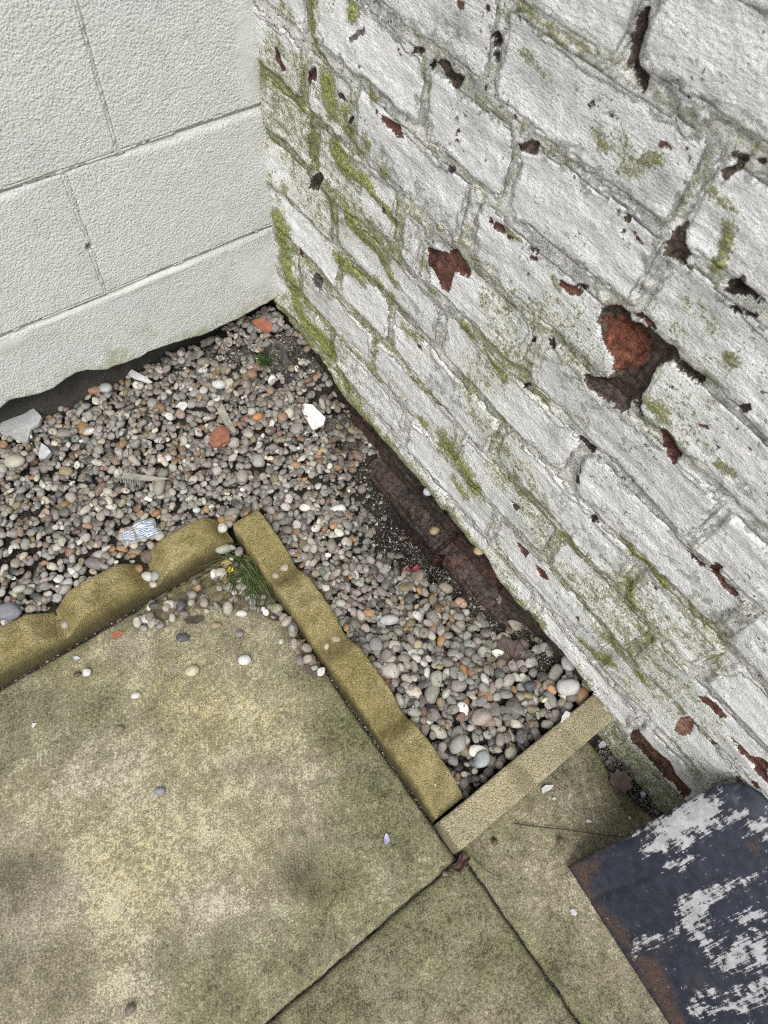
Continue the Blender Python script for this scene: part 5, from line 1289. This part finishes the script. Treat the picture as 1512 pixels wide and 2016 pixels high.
def blade(p0, dirv, L, w, rise, droop, n=7):
    """one grass blade: folded strip with thickness"""
    t = np.linspace(0, 1, n); d = np.array([dirv[0], dirv[1], 0]); d /= np.linalg.norm(d); s = np.array([-d[1], d[0], 0])
    c = np.array(p0)[None] + d * (L * (t ** 1.15))[:, None] + np.array([0, 0, 1])[None] * (rise * np.sin(np.minimum(t * 1.4, 1.6)) - droop * t ** 2)[:, None]
    ww = w * (1 - t ** 1.8) * .5 + .0001
    th = np.array([0, 0, .0003])
    V = np.stack([c - s * ww[:, None], c - th, c + s * ww[:, None], c + th + [0, 0, .0002]], 1).reshape(-1, 3)
    i = np.arange(n - 1)[:, None] * 4; q = np.arange(4)[None]; q1 = (q + 1) % 4
    F = np.stack([i + q, i + q1, i + 4 + q1, i + 4 + q], -1).reshape(-1, 4)
    return V, F

def join(lst):
    VV, FF = [], []; off = 0
    for v, f in lst:
        VV.append(v); FF.append(f + off); off += len(v)
    return np.concatenate(VV), np.concatenate(FF)

def build_plants():
    gx, gy = GRASS_AT
    root = empty('grass_tuft', (gx, gy, 0.004), 'tuft of long dark green grass growing in the corner of the kerbs', 'grass tuft')
    gl, dl = [], []
    for k in range(190):
        a = RG.normal(-2.2, 1.0)
        u = RG.random()
        x = gx + RG.normal() * .009 + .035 * (u - .4) * .25; y = gy + RG.normal() * .010 - u * .062
        L = RG.uniform(.035, .105)
        v, f = blade((x, y, .004), (math.cos(a), math.sin(a)), L, RG.uniform(.0014, .0027), RG.uniform(.008, .036), RG.uniform(.0, .020))
        v[:, 2] = np.maximum(v[:, 2], .004 + .003 * RG.random())
        (dl if RG.random() < .16 else gl).append((v, f))
    v, f = join(gl); mk('green_blades', v, f, M('grass'), root)
    v, f = join(dl); mk('dry_blades', v, f, M('drygrass'), root)
    x, y = WEED_AT; z = rest_z(x, y, 'g')
    root = empty('weed_plant', (x, y, z), 'small dark green weed growing in the grit near the corner of the walls', 'weed')
    bl = []
    for k in range(34):
        a = RG.uniform(0, 6.28); L = RG.uniform(.010, .034)
        v, f = blade((x + RG.normal() * .004, y + RG.normal() * .004, z), (math.cos(a), math.sin(a)), L, RG.uniform(.002, .0042), RG.uniform(.003, .016), RG.uniform(0, .008))
        bl.append((v, f))
    v, f = join(bl); mk('leaves', v, f, M('weed'), root)

def build_small_things():
    # dead lobed leaf on the gravel
    o2 = np.array(LEAF, float) * 1e-4; c = o2.reshape(-1, 2).mean(0); z = rest_z(c[0], c[1], 'g', .02) + .002
    root = empty('dead_leaf', (c[0], c[1], z), 'dry brown lobed leaf lying on the pebbles near the brick wall', 'leaf')
    V, F, _ = prism(o2, z, .0006, (0, .05), .005, 3, .0022)
    mk('leaf_blade', V, F, M('leaf'), root)
    base = np.array(LEAF_BASE) * 1e-4; vs = []
    P = o2.reshape(-1, 2)
    for k in LEAF_TIPS:
        t = np.linspace(0, 1, 7)[:, None]; p2 = base + (P[k] - base) * t * .93
        rr = np.linalg.norm(p2 - c, axis=1) / np.linalg.norm(P - c, axis=1).max()
        zz = z + .0012 + (p2[:, 1] - c[1]) * .05 + .005 * rr ** 2 + .0012
        v, f = tube(np.concatenate([p2, zz[:, None]], 1), .0006, .0002, 5); vs.append((v, f[0]))
    v, f = join(vs); mk('vein', v, f, M('vein'), root)
    # curled dark leaf with stalk on the slab corner
    x, y = CURL_AT
    root = empty('curled_leaf', (x, y, 0.0015), 'curled wet dark brown leaf with a thin stalk at the corner of the kerb', 'leaf')
    n, m = 16, 8
    s, t = np.meshgrid(np.linspace(-1, 1, n), np.linspace(0, 1, m), indexing='ij')
    ax = np.array(CURL_DIR[0]); ay = np.array(CURL_DIR[1])
    w = np.sqrt(np.maximum(1 - s ** 2, .01)) * (.8 + .3 * vn(s * 4, t * 3, 5))
    u = s * .0155; q = (t - .5) * .017 * w + .004 * np.sin(s * 3)
    Z = .003 + .010 * np.abs(t - .45) ** 1.5 * 2 * w + .003 * vn(s * 6, t * 6, 8)
    A = np.stack([x + ax[0] * u + ay[0] * q, y + ax[1] * u + ay[1] * q, Z], -1).reshape(-1, 3)
    B = A - [0, 0, .0007]
    F1 = grid_faces(n, m); v, f, _ = submesh(A, F1, {}, (0, 0, -.0007))
    mk('leaf_blade', v, f, M('darkleaf'), root)
    pts = [(a * 1e-4, b * 1e-4, c * 1e-4) for a, b, c in STALK]
    v, f = tube(pts, .0007, .0005); mk('stalk', v, f, M('twig'), root)
    # thin straight twig on the slab
    v, f = tube([(a * 1e-4, b * 1e-4, c * 1e-4) for a, b, c in TWIG], .0011, .0005)
    o = mk('twig', v, f, M('twig'), None); p = TWIG[0]
    rebase(o, (p[0] * 1e-4, p[1] * 1e-4, 0.001)); tag(o, 'thin straight dark twig lying across the slab towards the metal sheet', 'twig')
    for pts, lab in STRAWS:
        v, f = tube([(a * 1e-4, b * 1e-4, c * 1e-4) for a, b, c in pts], .0007, .0004)
        o = mk('straw', v, f, M('drygrass'), None); p = pts[0]
        rebase(o, (p[0] * 1e-4, p[1] * 1e-4, 0.001)); tag(o, lab, 'straw')
    # grey strip with a fringe of teeth
    P = np.array(COMB, float) * 1e-4; c = P[:8].reshape(-1, 2).mean(0); z = rest_z(c[0], c[1], 'g', .015) + .002
    root = empty('comb_piece', (c[0], c[1], z), 'weathered grey broken strip with a fringe of short teeth lying on the gravel', 'comb')
    V, F, _ = prism(P[:8], z, .0035, (0, 0), 0, 4); mk('bar', V, F, M('comb'), root, smooth=False)
    T = P[8:].reshape(-1, 4)
    for a in T:
        t = np.linspace(0, 1, 5)[:, None]
        p = np.concatenate([a[None, :2] + (a[2:] - a[:2])[None] * t, z + .002 + .002 * np.sin(t * 3)], 1)
        v, f = tube(p, .0013, .0009, 5); mk('tooth', v, f, M('comb'), root)
    # crumpled clear packet with pale blue print
    P = np.array(PACKET, float).reshape(-1, 2) * 1e-4      # four corners
    c = P.mean(0); z = rest_z(c[0], c[1], 'g', .02) + .004
    root = empty('plastic_packet', (c[0], c[1], z), 'crumpled clear plastic packet with pale blue striped print on the gravel behind the left kerb', 'packet')
    n, m = 40, 30
    s, t = np.meshgrid(np.linspace(0, 1, n), np.linspace(0, 1, m), indexing='ij')
    xy = ((1 - s)[..., None] * (1 - t)[..., None] * P[0] + s[..., None] * (1 - t)[..., None] * P[1] + s[..., None] * t[..., None] * P[2] + (1 - s)[..., None] * t[..., None] * P[3])
    xy = xy + np.stack([.004 * fbm(s * 5, t * 5, 3, 3), .004 * fbm(s * 5, t * 5, 8, 3)], -1) * 1.6
    zz = z + .012 * (0.5 + fbm(s * 3.2, t * 3.2, 12, 4)) * np.sin(np.pi * np.clip(s, .02, .98)) ** .4 + .0065 * np.abs(fbm(s * 9, t * 9, 15, 2))
    A = np.concatenate([xy, zz[..., None]], -1).reshape(-1, 3)
    v, f, a = submesh(A, grid_faces(n, m), dict(uvp=np.stack([s, t, s * 0], -1).reshape(-1, 3)), (0, 0, -.0008))
    nt = NT('clear film with pale blue print')
    at = nt.t.nodes.new('ShaderNodeAttribute'); at.attribute_name = 'uvp'
    sep = nt.t.nodes.new('ShaderNodeSeparateXYZ'); nt.t.links.new(at.outputs['Vector'], sep.inputs[0])
    U, Vv = sep.outputs[0], sep.outputs[1]
    wob = nt.math('MULTIPLY', nt.math('SUBTRACT', nt.noise(60, 3), .5), .035)
    line = nt.math('FRACT', nt.math('MULTIPLY', nt.math('ADD', Vv, wob), 11.0))
    word = nt.noise(1, 2, .5, nt.attr_vec('uvp', (26, 11, 1)))
    inpr = nt.math('MULTIPLY', nt.step(nt.math('ABSOLUTE', nt.math('SUBTRACT', U, .68)), .27, .24), nt.step(nt.math('ABSOLUTE', nt.math('SUBTRACT', Vv, .5)), .42, .38))
    inp2 = nt.math('MULTIPLY', nt.step(nt.math('ABSOLUTE', nt.math('SUBTRACT', U, .22)), .13, .11), nt.step(nt.math('ABSOLUTE', nt.math('SUBTRACT', Vv, .52)), .36, .32))
    area = nt.math('MAXIMUM', inpr, inp2)
    ink = nt.math('MULTIPLY', nt.math('MULTIPLY', nt.step(line, .50, .58), nt.step(word, .36, .42)), area)
    base = nt.mix(area, (.55, .54, .52), (.52, .58, .66))
    base = nt.mix(ink, base, (.13, .15, .21))
    tr = nt.t.nodes.new('ShaderNodeBsdfTransparent'); mx = nt.t.nodes.new('ShaderNodeMixShader')
    nt.done(base, .18, None, .5)
    nt.lk(nt.math('MULTIPLY', nt.math('SUBTRACT', 1.0, area), .62), mx.inputs[0])
    nt.t.links.new(nt.b.outputs[0], mx.inputs[1]); nt.t.links.new(tr.outputs[0], mx.inputs[2]); nt.t.links.new(mx.outputs[0], nt.out.inputs[0])
    mk('film', v, f, nt.m, root, a)
    # snail shells by the grass
    for (x, y, r, lab) in SHELLS:
        th = np.linspace(0, 4.6 * math.pi, 70); pts = []
        for a in th:
            k = a / (4.6 * math.pi); pts.append((x + r * .62 * k * math.cos(a), y + r * .62 * k * math.sin(a), .005 + r * .55 * (1 - k * .6)))
        pts = np.array(pts); V = []; n = 8
        for q in range(70):
            k = q / 69; rr = r * .40 * k + .0003
            for w in range(n):
                an = 2 * math.pi * w / n; ca = th[q]
                V.append(pts[q] + rr * np.array([math.cos(an) * math.cos(ca), math.cos(an) * math.sin(ca), math.sin(an)]))
        i = np.arange(69)[:, None] * n; w = np.arange(n)[None]; w1 = (w + 1) % n
        F = np.stack([i + w, i + w1, i + n + w1, i + n + w], -1).reshape(-1, 4)
        o = mk('snail_shell', np.array(V), [F, (np.arange(n) + 69 * n)[None]], M('shell'), None)
        rebase(o, (x, y, .004)); tag(o, lab, 'snail shell')

# ------------------------------------------------------------------ leaning steel sheet
def build_sheet():
    O, U, Vd = np.array(SH_O), np.array(SH_U), np.array(SH_V); N = np.cross(U, Vd)
    if N[2] < 0: N = -N
    root = empty('metal_sheet', tuple(O), 'dark navy steel sheet with rusty edge and white plaster smears leaning on the wall', 'metal sheet')
    W, LV, rc = SH_L + .030, .42, .048
    st = .004
    nu, nv = int(W / st), int(LV / st)
    u, v = np.meshgrid(np.linspace(0, W, nu), np.linspace(0, LV, nv), indexing='ij')
    # rounded top corner: squeeze the grid into the rounded outline
    cu, cv = W - rc, rc
    du = np.maximum(u - cu, 0); dv = np.maximum(cv - v, 0)
    m = np.maximum(du, dv); l = np.hypot(du, dv); f = np.where(l > 1e-9, m / np.maximum(l, 1e-9), 1)
    uu = np.where((du > 0) & (dv > 0), cu + du * f, u); vv = np.where((du > 0) & (dv > 0), cv - dv * f, v)
    e = np.minimum(np.minimum(W - u, v), 1)
    bulge = .010 * np.sin(np.pi * np.clip(u / W, 0, 1)) ** 1 + .0016 * fbm(u * 16, v * 16, 601, 3)
    roll = -.010 * sst(.030, .0, np.minimum(W - u, 1)) ** 1.4 - .004 * sst(.012, 0, v) * sst(.06, .10, u)
    # folded lip: a shallow crease running in from the rusty corner
    cl = .052 + .0 * u - v + .04 * u
    crease = -.0055 * sst(.004, .0, np.abs(cl)) * sst(.13, .09, u) - .0016 * sst(0, .004, cl) * sst(.14, .10, u)
    h = bulge + roll + crease
    P = O + uu[..., None] * U + vv[..., None] * Vd + h[..., None] * N
    P = P.reshape(-1, 3)
    fu, fv = uu.ravel(), vv.ravel()
    sm = np.full(fu.shape, -.05); ru = np.full(fu.shape, -.05)
    for t, fl in SMEARS:
        s = poly_sd(fu, fv, fl)
        if t == 'w': sm = np.maximum(sm, s)
        else: ru = np.maximum(ru, s)
    sm = np.maximum(sm, -.05 + .05 * sst(.24, .30, fv) * sst(.02, .08, fu) + .03 * fbm(fu * 18, fv * 30, 603, 3) * sst(.24, .30, fv))
    ru = np.maximum(ru, .004 - fu); ru = np.maximum(ru, .0015 - fv)
    ru = np.maximum(ru, -.012 + .018 * sst(.19, .27, fv) * sst(.05, .0, fu))
    at = dict(smear=sm, rust=ru, uvm=np.stack([fu, fv + .06 * fu, fu * 0], 1))
    F = grid_faces(nu, nv)
    a = P[F[0]]; nn = np.cross(a[1] - a[0], a[3] - a[0])
    if nn @ N < 0: F = F[:, ::-1]
    v2, f2, a2 = submesh(P, F, at, -N * .0035)
    mk('sheet_panel', v2, f2, M('steel'), root, a2)
    # a round dent ring pressed in the paint
    # supports behind so that it stands as a tray: rear return flange along the top edge
    q = np.linspace(.07, LV, 40)
    pts = O + U * (W + .002) + q[:, None] * Vd - N * .014
    v3, f3 = tube(pts, .004, .004, 8)
    o = mk('rolled_rim', v3, f3, M('steel'), root, dict(smear=np.full(len(v3), -.05), rust=np.full(len(v3), -.004), uvm=v3))

build_brick_wall()
build_block_wall()
build_paving()
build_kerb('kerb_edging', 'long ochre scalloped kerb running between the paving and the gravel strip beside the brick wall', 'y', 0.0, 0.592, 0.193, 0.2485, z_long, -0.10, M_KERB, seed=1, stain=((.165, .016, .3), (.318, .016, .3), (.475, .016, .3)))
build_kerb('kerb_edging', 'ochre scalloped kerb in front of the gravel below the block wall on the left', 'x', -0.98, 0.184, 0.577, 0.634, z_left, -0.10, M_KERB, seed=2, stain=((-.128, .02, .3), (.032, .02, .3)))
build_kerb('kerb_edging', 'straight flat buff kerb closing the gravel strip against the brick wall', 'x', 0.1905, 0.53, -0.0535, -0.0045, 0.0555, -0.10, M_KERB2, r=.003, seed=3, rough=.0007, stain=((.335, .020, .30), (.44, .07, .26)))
build_gravel()
build_loose()
build_shards()
build_plants()
build_small_things()
build_sheet()
